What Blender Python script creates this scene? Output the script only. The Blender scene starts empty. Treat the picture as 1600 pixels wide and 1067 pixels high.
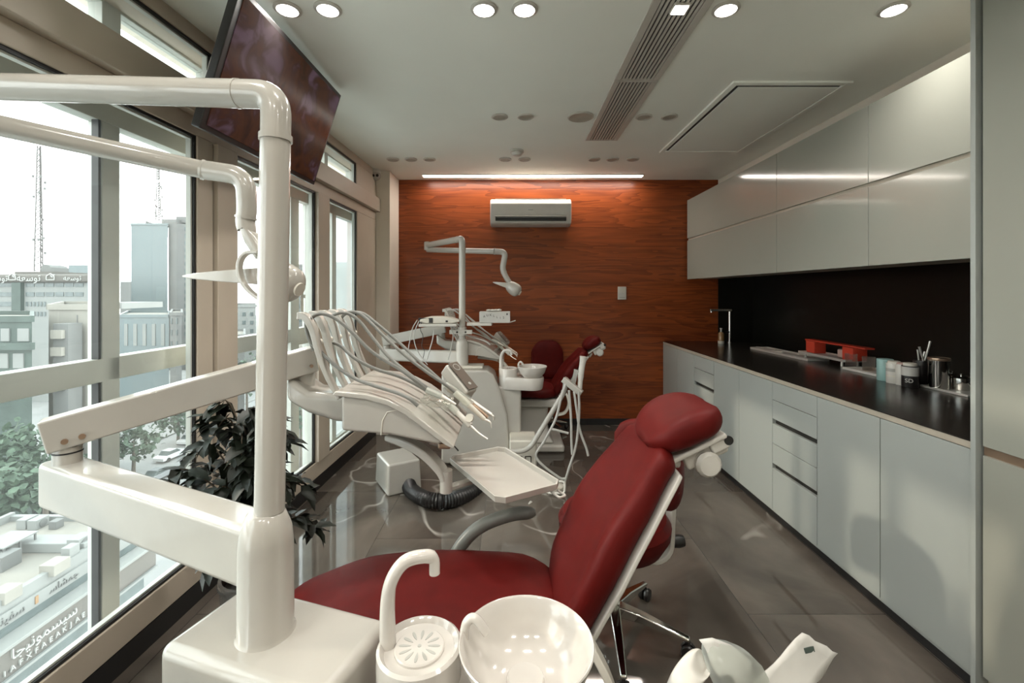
E_SPOT, E_LED, E_SKY, E_SUN, EXPO = 2.75, 2.3, 2.6, 0.8, 1.06
import bpy, bmesh, math, random
from mathutils import Vector as V, Matrix
random.seed(7)
SC = bpy.context.scene
COL = SC.collection
PI = math.pi
F, CX, CY, CAMZ = 700.0, 800.0, 457.0, 1.4      # focal length in pixels, vanishing point, eye height


def at(px, py, y):
    """The point of the room seen at a pixel, y metres in front of the camera."""
    return V(((px - CX) / F * y, y, CAMZ - (py - CY) / F * y))


# ------------------------------------------------------------------ materials
def mat(name, col, rough=0.5, metal=0.0, var=0.06, scale=12.0, coat=0.0, bump=0.0, spec=0.5, trans=0.0):
    m = bpy.data.materials.new(name)
    m.use_nodes = True
    nt = m.node_tree
    b = nt.nodes['Principled BSDF']
    b.inputs['Roughness'].default_value = rough
    b.inputs['Metallic'].default_value = metal
    b.inputs['Specular IOR Level'].default_value = spec
    b.inputs['Coat Weight'].default_value = coat
    b.inputs['Coat Roughness'].default_value = 0.05
    b.inputs['Transmission Weight'].default_value = trans
    tc = nt.nodes.new('ShaderNodeTexCoord')
    no = nt.nodes.new('ShaderNodeTexNoise')
    no.inputs['Scale'].default_value = scale
    no.inputs['Detail'].default_value = 4
    nt.links.new(tc.outputs['Object'], no.inputs['Vector'])
    rp = nt.nodes.new('ShaderNodeValToRGB')
    a = [max(0, c * (1 - var)) for c in col]
    z = [min(1, c * (1 + var)) for c in col]
    rp.color_ramp.elements[0].color = (*a, 1)
    rp.color_ramp.elements[1].color = (*z, 1)
    rp.color_ramp.elements[0].position = 0.3
    rp.color_ramp.elements[1].position = 0.7
    nt.links.new(no.outputs['Fac'], rp.inputs['Fac'])
    nt.links.new(rp.outputs['Color'], b.inputs['Base Color'])
    if bump:
        bp = nt.nodes.new('ShaderNodeBump')
        bp.inputs['Strength'].default_value = bump
        bp.inputs['Distance'].default_value = 0.002
        n2 = nt.nodes.new('ShaderNodeTexNoise')
        n2.inputs['Scale'].default_value = scale * 30
        nt.links.new(tc.outputs['Object'], n2.inputs['Vector'])
        nt.links.new(n2.outputs['Fac'], bp.inputs['Height'])
        nt.links.new(bp.outputs['Normal'], b.inputs['Normal'])
    return m


def emis(name, col, s):
    m = bpy.data.materials.new(name)
    m.use_nodes = True
    nt = m.node_tree
    b = nt.nodes['Principled BSDF']
    b.inputs['Base Color'].default_value = (*col, 1)
    b.inputs['Emission Color'].default_value = (*col, 1)
    b.inputs['Emission Strength'].default_value = s
    return m


def mat_glass(name, tint, dust_haze, gloss_rough=0.0, ior=1.45):
    m = bpy.data.materials.new(name)
    m.use_nodes = True
    nt = m.node_tree
    nt.nodes.clear()
    N = nt.nodes.new
    out = N('ShaderNodeOutputMaterial')
    fr = N('ShaderNodeFresnel'); fr.inputs['IOR'].default_value = ior
    tr = N('ShaderNodeBsdfTransparent'); tr.inputs['Color'].default_value = (*tint, 1)
    gl = N('ShaderNodeBsdfGlossy'); gl.inputs['Roughness'].default_value = gloss_rough
    mx = N('ShaderNodeMixShader')
    ge = N('ShaderNodeNewGeometry'); iv = N('ShaderNodeMath'); iv.operation = 'SUBTRACT'; iv.inputs[0].default_value = 1
    ml = N('ShaderNodeMath'); ml.operation = 'MULTIPLY'
    nt.links.new(ge.outputs['Backfacing'], iv.inputs[1])
    nt.links.new(fr.outputs['Fac'], ml.inputs[0]); nt.links.new(iv.outputs[0], ml.inputs[1])
    nt.links.new(ml.outputs[0], mx.inputs['Fac'])
    nt.links.new(tr.outputs[0], mx.inputs[1]); nt.links.new(gl.outputs[0], mx.inputs[2])
    last = mx
    if dust_haze:  # dust film that doubles as outdoor haze on the window panes
        tl = N('ShaderNodeBsdfTranslucent'); tl.inputs['Color'].default_value = (.86, .9, .88, 1)
        m2 = N('ShaderNodeMixShader')
        tc = N('ShaderNodeTexCoord'); no = N('ShaderNodeTexNoise'); no.inputs['Scale'].default_value = 2.2
        mr = N('ShaderNodeMapRange')
        mr.inputs['To Min'].default_value = dust_haze * .7; mr.inputs['To Max'].default_value = dust_haze * 1.3
        nt.links.new(tc.outputs['Object'], no.inputs['Vector'])
        nt.links.new(no.outputs['Fac'], mr.inputs['Value'])
        nt.links.new(mr.outputs[0], m2.inputs['Fac'])
        nt.links.new(mx.outputs[0], m2.inputs[1]); nt.links.new(tl.outputs[0], m2.inputs[2])
        last = m2
    nt.links.new(last.outputs[0], out.inputs['Surface'])
    return m


def mat_marble():
    m = bpy.data.materials.new('dark_marble_tiles'); m.use_nodes = True
    nt = m.node_tree; N = nt.nodes.new; L = nt.links.new
    b = nt.nodes['Principled BSDF']
    b.inputs['Roughness'].default_value = 0.045
    b.inputs['Specular IOR Level'].default_value = 0.68
    tc = N('ShaderNodeTexCoord')
    br = N('ShaderNodeTexBrick')
    br.offset = 0.5
    br.inputs['Scale'].default_value = 1.0
    br.inputs['Brick Width'].default_value = 1.2; br.inputs['Row Height'].default_value = 0.6
    br.inputs['Mortar Size'].default_value = 0.0012
    br.inputs['Color1'].default_value = (0, 0, 0, 1); br.inputs['Color2'].default_value = (1, 1, 1, 1)
    br.inputs['Mortar'].default_value = (.5, .5, .5, 1)
    mp = N('ShaderNodeMapping'); mp.inputs['Rotation'].default_value = (0, 0, PI / 2); mp.inputs['Location'].default_value = (.3, .15, 0)
    L(tc.outputs['Object'], mp.inputs['Vector']); L(mp.outputs[0], br.inputs['Vector'])
    off = N('ShaderNodeVectorMath'); off.operation = 'SCALE'; off.inputs['Scale'].default_value = 7.0
    L(br.outputs['Color'], off.inputs[0])
    add = N('ShaderNodeVectorMath'); add.operation = 'ADD'
    L(tc.outputs['Object'], add.inputs[0]); L(off.outputs[0], add.inputs[1])
    n1 = N('ShaderNodeTexNoise'); n1.inputs['Scale'].default_value = 1.7; n1.inputs['Detail'].default_value = 7; n1.inputs['Distortion'].default_value = 0.9
    L(add.outputs[0], n1.inputs['Vector'])
    cr = N('ShaderNodeValToRGB')
    cr.color_ramp.elements[0].position = .3; cr.color_ramp.elements[0].color = (.056, .048, .040, 1)
    cr.color_ramp.elements[1].position = .72; cr.color_ramp.elements[1].color = (.135, .115, .096, 1)
    L(n1.outputs['Fac'], cr.inputs['Fac'])
    # thin pale veins where a warped noise crosses its middle value
    n2 = N('ShaderNodeTexNoise'); n2.inputs['Scale'].default_value = .95; n2.inputs['Detail'].default_value = 3.2; n2.inputs['Roughness'].default_value = .48; n2.inputs['Distortion'].default_value = .5
    L(add.outputs[0], n2.inputs['Vector'])
    s1 = N('ShaderNodeMath'); s1.operation = 'SUBTRACT'; s1.inputs[1].default_value = .5; L(n2.outputs['Fac'], s1.inputs[0])
    ab = N('ShaderNodeMath'); ab.operation = 'ABSOLUTE'; L(s1.outputs[0], ab.inputs[0])
    mr = N('ShaderNodeMapRange'); mr.inputs['From Min'].default_value = 0.0; mr.inputs['From Max'].default_value = .011
    mr.inputs['To Min'].default_value = 1; mr.inputs['To Max'].default_value = 0
    L(ab.outputs[0], mr.inputs['Value'])
    n3 = N('ShaderNodeTexNoise'); n3.inputs['Scale'].default_value = 2.3
    L(add.outputs[0], n3.inputs['Vector'])
    m3 = N('ShaderNodeMapRange'); m3.inputs['From Min'].default_value = .46; m3.inputs['From Max'].default_value = .62
    m3.inputs['To Max'].default_value = .95
    L(n3.outputs['Fac'], m3.inputs['Value'])
    mu = N('ShaderNodeMath'); mu.operation = 'MULTIPLY'; L(mr.outputs[0], mu.inputs[0]); L(m3.outputs[0], mu.inputs[1])
    mx = N('ShaderNodeMix'); mx.data_type = 'RGBA'
    mx.inputs[7].default_value = (.36, .335, .30, 1)
    L(mu.outputs[0], mx.inputs[0]); L(cr.outputs[0], mx.inputs[6])
    m4 = N('ShaderNodeMix'); m4.data_type = 'RGBA'; m4.inputs[7].default_value = (.03, .028, .026, 1)
    L(br.outputs['Fac'], m4.inputs[0]); L(mx.outputs[2], m4.inputs[6])
    L(m4.outputs[2], b.inputs['Base Color'])
    return m


def mat_wood(name, dark, light, ring=9.0, rough=.32):
    """Horizontal boards of reddish veneer with cathedral grain."""
    m = bpy.data.materials.new(name); m.use_nodes = True
    nt = m.node_tree; N = nt.nodes.new; L = nt.links.new
    b = nt.nodes['Principled BSDF']; b.inputs['Roughness'].default_value = rough
    b.inputs['Specular IOR Level'].default_value = .35
    tc = N('ShaderNodeTexCoord')
    sx = N('ShaderNodeSeparateXYZ'); L(tc.outputs['Object'], sx.inputs[0])
    bd = N('ShaderNodeMath'); bd.operation = 'MULTIPLY'; bd.inputs[1].default_value = 1 / .205; L(sx.outputs['Z'], bd.inputs[0])
    fl = N('ShaderNodeMath'); fl.operation = 'FLOOR'; L(bd.outputs[0], fl.inputs[0])
    wn = N('ShaderNodeTexWhiteNoise'); wn.noise_dimensions = '1D'; L(fl.outputs[0], wn.inputs['W'])
    sh = N('ShaderNodeVectorMath'); sh.operation = 'SCALE'; sh.inputs['Scale'].default_value = 9.0; L(wn.outputs['Color'], sh.inputs[0])
    ad = N('ShaderNodeVectorMath'); ad.operation = 'ADD'; L(tc.outputs['Object'], ad.inputs[0]); L(sh.outputs[0], ad.inputs[1])
    mp = N('ShaderNodeMapping'); mp.inputs['Scale'].default_value = (.55, 1, 5.5); L(ad.outputs[0], mp.inputs['Vector'])
    no = N('ShaderNodeTexNoise'); no.inputs['Scale'].default_value = 1.3; no.inputs['Detail'].default_value = 3; no.inputs['Distortion'].default_value = .35
    L(mp.outputs[0], no.inputs['Vector'])
    k = N('ShaderNodeMath'); k.operation = 'MULTIPLY'; k.inputs[1].default_value = ring; L(no.outputs['Fac'], k.inputs[0])
    fr = N('ShaderNodeMath'); fr.operation = 'FRACT'; L(k.outputs[0], fr.inputs[0])
    n2 = N('ShaderNodeTexNoise'); n2.inputs['Scale'].default_value = 6; n2.inputs['Detail'].default_value = 6
    mp2 = N('ShaderNodeMapping'); mp2.inputs['Scale'].default_value = (.4, 1, 14); L(ad.outputs[0], mp2.inputs['Vector']); L(mp2.outputs[0], n2.inputs['Vector'])
    a = N('ShaderNodeMath'); a.operation = 'MULTIPLY_ADD'; a.inputs[1].default_value = .45; L(fr.outputs[0], a.inputs[0])
    h = N('ShaderNodeMath'); h.operation = 'MULTIPLY'; h.inputs[1].default_value = .55; L(n2.outputs['Fac'], h.inputs[0])
    L(h.outputs[0], a.inputs[2])
    t = N('ShaderNodeMath'); t.operation = 'MULTIPLY_ADD'; t.inputs[1].default_value = .22; L(wn.outputs['Value'], t.inputs[0]); L(a.outputs[0], t.inputs[2])
    cr = N('ShaderNodeValToRGB')
    cr.color_ramp.elements[0].position = .2; cr.color_ramp.elements[0].color = (*dark, 1)
    cr.color_ramp.elements[1].position = .85; cr.color_ramp.elements[1].color = (*light, 1)
    L(t.outputs[0], cr.inputs['Fac'])
    fb = N('ShaderNodeMath'); fb.operation = 'FRACT'; L(bd.outputs[0], fb.inputs[0])
    ed = N('ShaderNodeMath'); ed.operation = 'LESS_THAN'; ed.inputs[1].default_value = .012; L(fb.outputs[0], ed.inputs[0])
    mx = N('ShaderNodeMix'); mx.data_type = 'RGBA'; mx.inputs[7].default_value = (dark[0] * .4, dark[1] * .4, dark[2] * .4, 1)
    L(ed.outputs[0], mx.inputs[0]); L(cr.outputs[0], mx.inputs[6])
    L(mx.outputs[2], b.inputs['Base Color'])
    return m


def mat_screen():
    """A television picture: blurred purple blossoms on a dark brown ground."""
    m = bpy.data.materials.new('television_picture'); m.use_nodes = True
    nt = m.node_tree; N = nt.nodes.new; L = nt.links.new
    b = nt.nodes['Principled BSDF']; b.inputs['Roughness'].default_value = .16; b.inputs['Specular IOR Level'].default_value = .08; b.inputs['Base Color'].default_value = (.012, .01, .01, 1)
    tc = N('ShaderNodeTexCoord')
    n = N('ShaderNodeTexNoise'); n.inputs['Scale'].default_value = 7; n.inputs['Detail'].default_value = 3; n.inputs['Distortion'].default_value = .6
    L(tc.outputs['Object'], n.inputs['Vector'])
    r = N('ShaderNodeValToRGB'); e = r.color_ramp.elements
    e[0].position = .36; e[0].color = (.020, .007, .004, 1)
    e[1].position = .80; e[1].color = (.11, .07, .09, 1)
    x = e.new(.48); x.color = (.052, .017, .006, 1)
    x = e.new(.56); x.color = (.035, .013, .010, 1)
    x = e.new(.66); x.color = (.085, .05, .068, 1)
    L(n.outputs['Fac'], r.inputs['Fac'])
    L(r.outputs['Color'], b.inputs['Emission Color']); b.inputs['Emission Strength'].default_value = .36
    return m


M = {}
M['white'] = mat('white_enamel', (.41, .39, .35), .22, coat=.5, var=.02)
M['white2'] = mat('white_plastic', (.54, .52, .475), .35, var=.03)
M['ceramic'] = mat('white_ceramic', (.54, .51, .47), .12, coat=.6, var=.015)
M['cream'] = mat('cream_plastic', (.58, .55, .48), .4, var=.04)
M['gloss'] = mat('white_lacquer', (.30, .305, .265), .1, coat=.15, var=.01, scale=3)
M['matte'] = mat('white_laminate', (.34, .365, .345), .3, var=.012, scale=3)
M['ceil'] = mat('ceiling_paint', (.90, .925, .865), .75, var=.02, scale=2)
M['wall'] = mat('warm_white_paint', (.76, .70, .61), .7, var=.03, scale=4)
M['tan'] = mat('beige_window_frame', (.50, .435, .355), .45, var=.04, scale=5)
M['alu'] = mat('pale_aluminium_frame', (.52, .54, .50), .4, var=.05, scale=5)
M['black'] = mat('black_gasket', (.012, .012, .012), .5)
M['counter'] = mat('black_stone', (.014, .012, .010), .22, var=.3, scale=40)
M['splash'] = mat('black_glass_splashback', (.008, .008, .006), .28, var=.1, spec=.3)
M['profile'] = mat('beige_aluminium_profile', (.40, .36, .29), .4)
M['dark'] = mat('dark_recess', (.02, .019, .016), .7)
M['red'] = mat('dark_red_leatherette', (.082, .005, .004), .5, var=.10, scale=20, bump=.12, spec=.12)
M['hose'] = mat('grey_rubber_hose', (.16, .16, .145), .45, var=.08)
M['hose2'] = mat('light_grey_hose', (.42, .41, .38), .45, var=.08)
M['armg'] = mat('grey_soft_armrest', (.13, .135, .12), .35, var=.12)
M['chrome'] = mat('polished_chrome', (.72, .71, .68), .08, metal=1, var=.02)
M['steel'] = mat('brushed_steel', (.70, .68, .63), .38, metal=.65, var=.05)
M['bronze'] = mat('brownish_metal', (.34, .24, .17), .3, metal=.7, var=.1)
M['clear'] = mat_glass('clear_plastic_wrap', (.93, .93, .91), .22, .12)
M['film'] = mat_glass('milky_plastic_film', (.92, .92, .9), .55, .2)
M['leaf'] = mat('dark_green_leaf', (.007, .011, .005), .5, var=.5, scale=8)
M['stem'] = mat('brown_stem', (.07, .05, .03), .7, var=.2)
M['pot'] = mat('dark_glazed_pot', (.06, .055, .05), .2, var=.3, coat=.5)
M['soil'] = mat('dark_soil', (.03, .022, .016), .9, var=.4, scale=60)
M['panelb'] = mat('brown_keypad', (.10, .078, .062), .4, var=.1)
M['grey'] = mat('grey_plastic', (.34, .34, .31), .4, var=.05)
M['tvblack'] = mat('black_plastic', (.012, .011, .011), .35)
M['paper'] = mat('white_paper', (.46, .45, .42), .7, var=.05)
M['ink'] = mat('dark_ink', (.03, .02, .02), .7)
M['redbox'] = mat('red_card', (.50, .045, .02), .5, var=.08)
M['teal'] = mat('pale_teal_plastic', (.26, .42, .40), .4, var=.06)
M['amber'] = mat('amber_soap', (.25, .14, .06), .15, var=.1)
M['pinkish'] = mat('pinkish_cap', (.45, .30, .26), .5, var=.1)
M['glass'] = mat_glass('window_glass', (.975, .985, .98), .009)
M['frost'] = mat_glass('frosted_window_glass', (.62, .65, .65), .22)
M['rearwhite'] = mat('bright_white_paint', (.85, .85, .82), .6, var=.01)
M['glassclear'] = mat_glass('drinking_glass', (.92, .88, .85), .22, .05)
M['marble'] = mat_marble()
M['wood'] = mat_wood('mahogany_boards', (.11, .022, .007), (.27, .064, .016))
M['screen'] = mat_screen()
M['lamp'] = emis('lit_downlight', (1.0, .97, .91), 9.0)
M['led'] = emis('lit_led_diffuser', (1.0, .93, .86), 14.0)
M['unlit'] = mat('unlit_downlight', (.42, .39, .33), .5)
# outdoors
M['b_white'] = mat('pale_render', (.215, .22, .21), .8, var=.05, scale=.3)
M['b_grey'] = mat('grey_concrete', (.14, .14, .135), .8, var=.08, scale=.3)
M['b_beige'] = mat('beige_stone', (.25, .235, .205), .8, var=.08, scale=.3)
M['b_blue'] = mat('bluish_curtain_glass', (.12, .15, .155), .3, var=.05, scale=.1)
M['b_green'] = mat('dark_green_cladding', (.05, .07, .06), .6, var=.2, scale=.6)
M['b_roof'] = mat('pale_roof_screed', (.205, .19, .165), .9, var=.08, scale=.5)
M['b_win'] = mat('dull_window_glass', (.09, .11, .11), .2, var=.25, scale=.8)
M['asph'] = mat('pale_asphalt', (.24, .24, .235), .9, var=.1, scale=.2)
M['bounce_concrete'] = mat('bounce_concrete_paving', (.75, .74, .71), .9, var=.05, scale=.3)  # extra bright paving, added to throw daylight up indoors
M['tree'] = mat('dusty_tree_leaf', (.055, .085, .055), .8, var=.4, scale=2)
M['trunk'] = mat('tree_bark', (.12, .10, .08), .9, var=.3)
M['sign'] = mat('white_sign_letter', (.36, .36, .34), .5, var=.01)
M['signb'] = mat('brown_grey_fascia', (.10, .09, .08), .7, var=.05, scale=.3)
M['car'] = mat('white_car_paint', (.7, .7, .7), .2, coat=.6)
M['carg'] = mat('grey_car_paint', (.25, .26, .27), .2, coat=.6)
M['mast'] = mat('red_white_mast', (.07, .06, .058), .6, var=.3, scale=.15)

# ------------------------------------------------------------------ object helpers
WM = {}


def W(o):
    return WM.get(o.name, Matrix.Identity(4)) if o else Matrix.Identity(4)


def tag(o, label=None, cat=None, group=None, kind=None):
    if label: o['label'] = label
    if cat: o['category'] = cat
    if group: o['group'] = group
    if kind: o['kind'] = kind
    return o


def thing(name, label, cat, loc=(0, 0, 0), group=None, kind=None):
    o = bpy.data.objects.new(name, None)
    o.empty_display_size = .05
    COL.objects.link(o)
    o.location = loc
    WM[o.name] = Matrix.Translation(V(loc))
    return tag(o, label, cat, group, kind)


class MB:
    def __init__(self):
        self.bm = bmesh.new()

    def box(self, x0, x1, y0, y1, z0, z1):
        v = [self.bm.verts.new((x, y, z)) for x in (x0, x1) for y in (y0, y1) for z in (z0, z1)]
        for f in ((0, 1, 3, 2), (4, 6, 7, 5), (0, 4, 5, 1), (2, 3, 7, 6), (0, 2, 6, 4), (1, 5, 7, 3)):
            self.bm.faces.new([v[i] for i in f])
        return self

    def obox(self, mx, sx, sy, sz):
        """Box of full size sx, sy, sz centred in the frame mx."""
        v = [self.bm.verts.new(mx @ V((x * sx / 2, y * sy / 2, z * sz / 2))) for x in (-1, 1) for y in (-1, 1) for z in (-1, 1)]
        for f in ((0, 1, 3, 2), (4, 6, 7, 5), (0, 4, 5, 1), (2, 3, 7, 6), (0, 2, 6, 4), (1, 5, 7, 3)):
            self.bm.faces.new([v[i] for i in f])
        return self

    def bar(self, p, q, w, h, up=(0, 0, 1)):
        """Rectangular bar from p to q, w across and h high."""
        p, q = V(p), V(q)
        d = (q - p)
        x = d.normalized(); y = V(up).cross(x).normalized(); z = x.cross(y)
        mx = Matrix.Translation((p + q) / 2) @ Matrix((x, y, z)).transposed().to_4x4()
        return self.obox(mx, d.length, w, h)

    def loft(self, rings, caps=True, closed=True):
        rr = [[self.bm.verts.new(p) for p in r] for r in rings]
        n = len(rr[0])
        for a, b in zip(rr, rr[1:]):
            for i in range(n if closed else n - 1):
                j = (i + 1) % n
                self.bm.faces.new((a[i], a[j], b[j], b[i]))
        if caps:
            self.bm.faces.new(list(reversed(rr[0]))); self.bm.faces.new(rr[-1])
        return self

    def tube(self, pts, r, n=14, caps=True):
        pts = [V(p) for p in pts]
        rs = r if isinstance(r, (list, tuple)) else [r] * len(pts)
        t0 = (pts[1] - pts[0]).normalized()
        a = V((0, 0, 1)) if abs(t0.z) < .9 else V((1, 0, 0))
        u = t0.cross(a).normalized()
        rings = []
        for i, p in enumerate(pts):
            if i == 0: t = t0
            elif i == len(pts) - 1: t = (pts[i] - pts[i - 1]).normalized()
            else:
                t = ((pts[i] - pts[i - 1]).normalized() + (pts[i + 1] - pts[i]).normalized())
                t = t.normalized() if t.length > 1e-6 else (pts[i + 1] - pts[i]).normalized()
            u = (u - t * u.dot(t)).normalized()
            w = t.cross(u)
            rings.append([p + (u * math.cos(k * 2 * PI / n) + w * math.sin(k * 2 * PI / n)) * rs[i] for k in range(n)])
        return self.loft(rings, caps)

    def strap(self, pts, wid, w, t):
        """Flat strip of width w (along the direction wid) and thickness t swept along pts."""
        pts = [V(p) for p in pts]; wid = V(wid).normalized()
        ws = w if isinstance(w, (list, tuple)) else [w] * len(pts)
        ts = t if isinstance(t, (list, tuple)) else [t] * len(pts)
        rings = []
        for i, p in enumerate(pts):
            d = (pts[min(i + 1, len(pts) - 1)] - pts[max(i - 1, 0)]).normalized()
            n = d.cross(wid).normalized()
            a, b = wid * ws[i] / 2, n * ts[i] / 2
            rings.append([p - a - b, p + a - b, p + a + b, p - a + b])
        return self.loft(rings)

    def lathe(self, prof, c=(0, 0, 0), n=32, mx=None, caps=True):
        """Profile of (radius, height) turned about the local z axis at c."""
        mx = mx or Matrix.Identity(4)
        T = Matrix.Translation(V(c)) @ mx
        rings = [[T @ V((r * math.cos(k * 2 * PI / n), r * math.sin(k * 2 * PI / n), z)) for k in range(n)] for r, z in prof]
        return self.loft(rings, caps)

    def cyl(self, c, r, h, n=24, mx=None):
        return self.lathe([(r, 0), (r, h)], c, n, mx)

    def prism(self, poly, mx, depth):
        """Polygon in the local xy plane of mx, extruded along local z by depth."""
        return self.loft([[mx @ V((x, y, 0)) for x, y in poly], [mx @ V((x, y, depth)) for x, y in poly]])

    def ell(self, c, r, mx=None, nu=20, nv=12):
        mx = mx or Matrix.Identity(4)
        rings = []
        for j in range(nv + 1):
            a = -PI / 2 + PI * j / nv
            k = max(math.cos(a), .02)
            rings.append([V(c) + mx @ V((r[0] * k * math.cos(i * 2 * PI / nu), r[1] * k * math.sin(i * 2 * PI / nu), r[2] * math.sin(a))) for i in range(nu)])
        return self.loft(rings)

    def cushion(self, path, wid, thick, side=(0, 1, 0), end=(.18, .18), bolster=0.0, n=2.6, steps=26, nr=28):
        """Padded upholstery along a path: rounded section, rounded ends, raised side bolsters on the front."""
        path = [V(p) for p in path]; side = V(side).normalized()
        P = crom(path, steps)
        m = len(P)

        def pick(lst, t):
            if not isinstance(lst, (list, tuple)): return lst
            k = t * (len(lst) - 1); i = min(int(k), len(lst) - 2); f = k - i
            f = f * f * (3 - 2 * f)
            return lst[i] * (1 - f) + lst[i + 1] * f
        rings = []
        for i in range(m):
            t = i / (m - 1)
            d = (P[min(i + 1, m - 1)] - P[max(i - 1, 0)]).normalized()
            nn = d.cross(side).normalized()
            e = 1.0
            if t < end[0]: e = math.sqrt(max(0, 1 - (1 - t / end[0]) ** 2))
            if t > 1 - end[1]: e = min(e, math.sqrt(max(0, 1 - (1 - (1 - t) / end[1]) ** 2)))
            e = max(e, .05)
            w = pick(wid, t) / 2 * (.35 + .65 * e); th = pick(thick, t) / 2 * (.15 + .85 * e)
            bo = pick(bolster, t)
            r = []
            for k in range(nr):
                a = k * 2 * PI / nr
                ca, sa = math.cos(a), math.sin(a)
                u = math.copysign(abs(ca) ** (2 / n), ca) * w
                v = math.copysign(abs(sa) ** (2 / n), sa) * th
                v += bo * (abs(u) / max(w, 1e-6)) ** 2.4 * min(1, max(0, .5 + .8 * sa))
                r.append(P[i] + side * u + nn * v)
            rings.append(r)
        return self.loft(rings)

    def build(self, name, m, parent=None, bevel=0, seg=3, sharp=38, label=None, sub=0, flat=False):
        me = bpy.data.meshes.new(name)
        bmesh.ops.recalc_face_normals(self.bm, faces=self.bm.faces)
        self.bm.to_mesh(me); self.bm.free()
        o = bpy.data.objects.new(name, me)
        COL.objects.link(o)
        if parent is not None:
            w = W(parent)
            me.transform(w.inverted())
            o.parent = parent
            WM[o.name] = w
        else:
            xs = [v.co for v in me.vertices]
            c = V(((min(v.x for v in xs) + max(v.x for v in xs)) / 2, (min(v.y for v in xs) + max(v.y for v in xs)) / 2, min(v.z for v in xs)))
            me.transform(Matrix.Translation(-c)); o.location = c
            WM[o.name] = Matrix.Translation(c)
        me.materials.append(M[m] if isinstance(m, str) else m)
        for p in me.polygons: p.use_smooth = not flat
        if bevel:
            b = o.modifiers.new('bevel', 'BEVEL'); b.width = bevel; b.segments = seg
            b.limit_method = 'ANGLE'; b.angle_limit = math.radians(35); b.harden_normals = True
        elif not flat:
            me.set_sharp_from_angle(angle=math.radians(sharp))
        if sub:
            s = o.modifiers.new('smooth', 'SUBSURF'); s.levels = sub; s.render_levels = sub
        if label: o['label'] = label
        return o


def crom(pts, steps=8):
    """Catmull-Rom curve through pts; steps is the total number of spans."""
    pts = [V(p) for p in pts]
    if len(pts) < 3:
        return [pts[0].lerp(pts[-1], i / steps) for i in range(steps + 1)]
    q = [pts[0] * 2 - pts[1]] + pts + [pts[-1] * 2 - pts[-2]]
    out = []
    n = len(pts) - 1
    for k in range(steps + 1):
        s = k / steps * n
        i = min(int(s), n - 1); t = s - i
        a, b, c, d = q[i], q[i + 1], q[i + 2], q[i + 3]
        out.append(.5 * ((2 * b) + (c - a) * t + (2 * a - 5 * b + 4 * c - d) * t * t + (3 * b - a - 3 * c + d) * t ** 3))
    return out


def fillet(pts, r, k=7):
    """Polyline with rounded corners of radius about r."""
    pts = [V(p) for p in pts]
    out = [pts[0]]
    for a, b, c in zip(pts, pts[1:], pts[2:]):
        d1, d2 = (a - b), (c - b)
        l = min(r, d1.length * .48, d2.length * .48)
        p, q = b + d1.normalized() * l, b + d2.normalized() * l
        for i in range(k + 1):
            t = i / k
            out.append(p * (1 - t) ** 2 + b * 2 * t * (1 - t) + q * t * t)
    out.append(pts[-1])
    return out


def dup(root, loc, label=None, group=None):
    r = root.copy(); COL.objects.link(r); r.location = loc
    WM[r.name] = Matrix.Translation(V(loc))
    if label: r['label'] = label
    if group: r['group'] = group
    for ch in list(root.children):
        c = ch.copy(); COL.objects.link(c); c.parent = r
        for g in list(ch.children):
            d = g.copy(); COL.objects.link(d); d.parent = c
    return r


def axis(z, x=(1, 0, 0)):
    """Rotation whose local z points along z."""
    z = V(z).normalized(); x = V(x)
    y = z.cross(x)
    if y.length < 1e-4: y = z.cross(V((0, 1, 0)))
    y.normalize(); x = y.cross(z)
    return Matrix((x, y, z)).transposed().to_4x4()


def text(name, body, size, mx, m, parent, ext=.002, align='CENTER'):
    cu = bpy.data.curves.new(name, 'FONT'); cu.body = body; cu.size = size; cu.extrude = ext
    cu.align_x = align; cu.align_y = 'CENTER'
    tmp = bpy.data.objects.new(name + '_curve', cu); COL.objects.link(tmp)
    bpy.context.view_layer.update()
    me = bpy.data.meshes.new_from_object(tmp.evaluated_get(bpy.context.evaluated_depsgraph_get()))
    bpy.data.objects.remove(tmp)
    me.materials.clear(); me.materials.append(M[m])
    me.transform(W(parent).inverted() @ mx)
    o = bpy.data.objects.new(name, me); COL.objects.link(o)
    o.parent = parent; WM[o.name] = W(parent)
    return o


def struct(name, b, m, parent=None, bevel=0):
    o = b.build(name, m, parent, bevel=bevel)
    if parent is None: o['kind'] = 'structure'
    return o
# ================================================================== the room
YB, XR, XN, H = 4.75, 1.6, 2.55, 2.595
struct('floor', MB().box(-1.60, XN + .2, -1.6, YB + .15, -.12, 0), 'marble')
struct('ceiling', MB().box(-1.75, XN + .2, -1.6, YB + .15, H, H + .12), 'ceil')
struct('wall_back', MB().box(-1.75, 2.185, YB, YB + .15, .04, H), 'wood')
struct('wall_back_splash', MB().box(2.185, XN, YB - .004, YB + .15, .0, 1.9), 'splash')
struct('wall_back_right', MB().box(2.185, XN + .2, YB, YB + .15, 1.9, H), 'wall')
struct('wall_right', MB().box(XN, XN + .15, 1.54, YB, 0, 1.9), 'splash')
struct('wall_right_upper', MB().box(2.185, XN + .15, 1.54, YB, 1.9, H), 'wall')
struct('wall_right_near', MB().box(2.2, XN + .15, -1.6, 1.54, 0, H), 'wall')
struct('wall_rear', MB().box(-1.75, XN + .2, -1.75, -1.6, 0, H), 'wall')
struct('baseboard_back', MB().box(-1.2, 1.6, YB - .012, YB, 0, .065), 'black', bevel=.002)
struct('trim_1', MB().box(-1.52, -1.2, 4.40, YB, 0, H), 'wall', bevel=.004)      # square pier in the far corner

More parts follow.
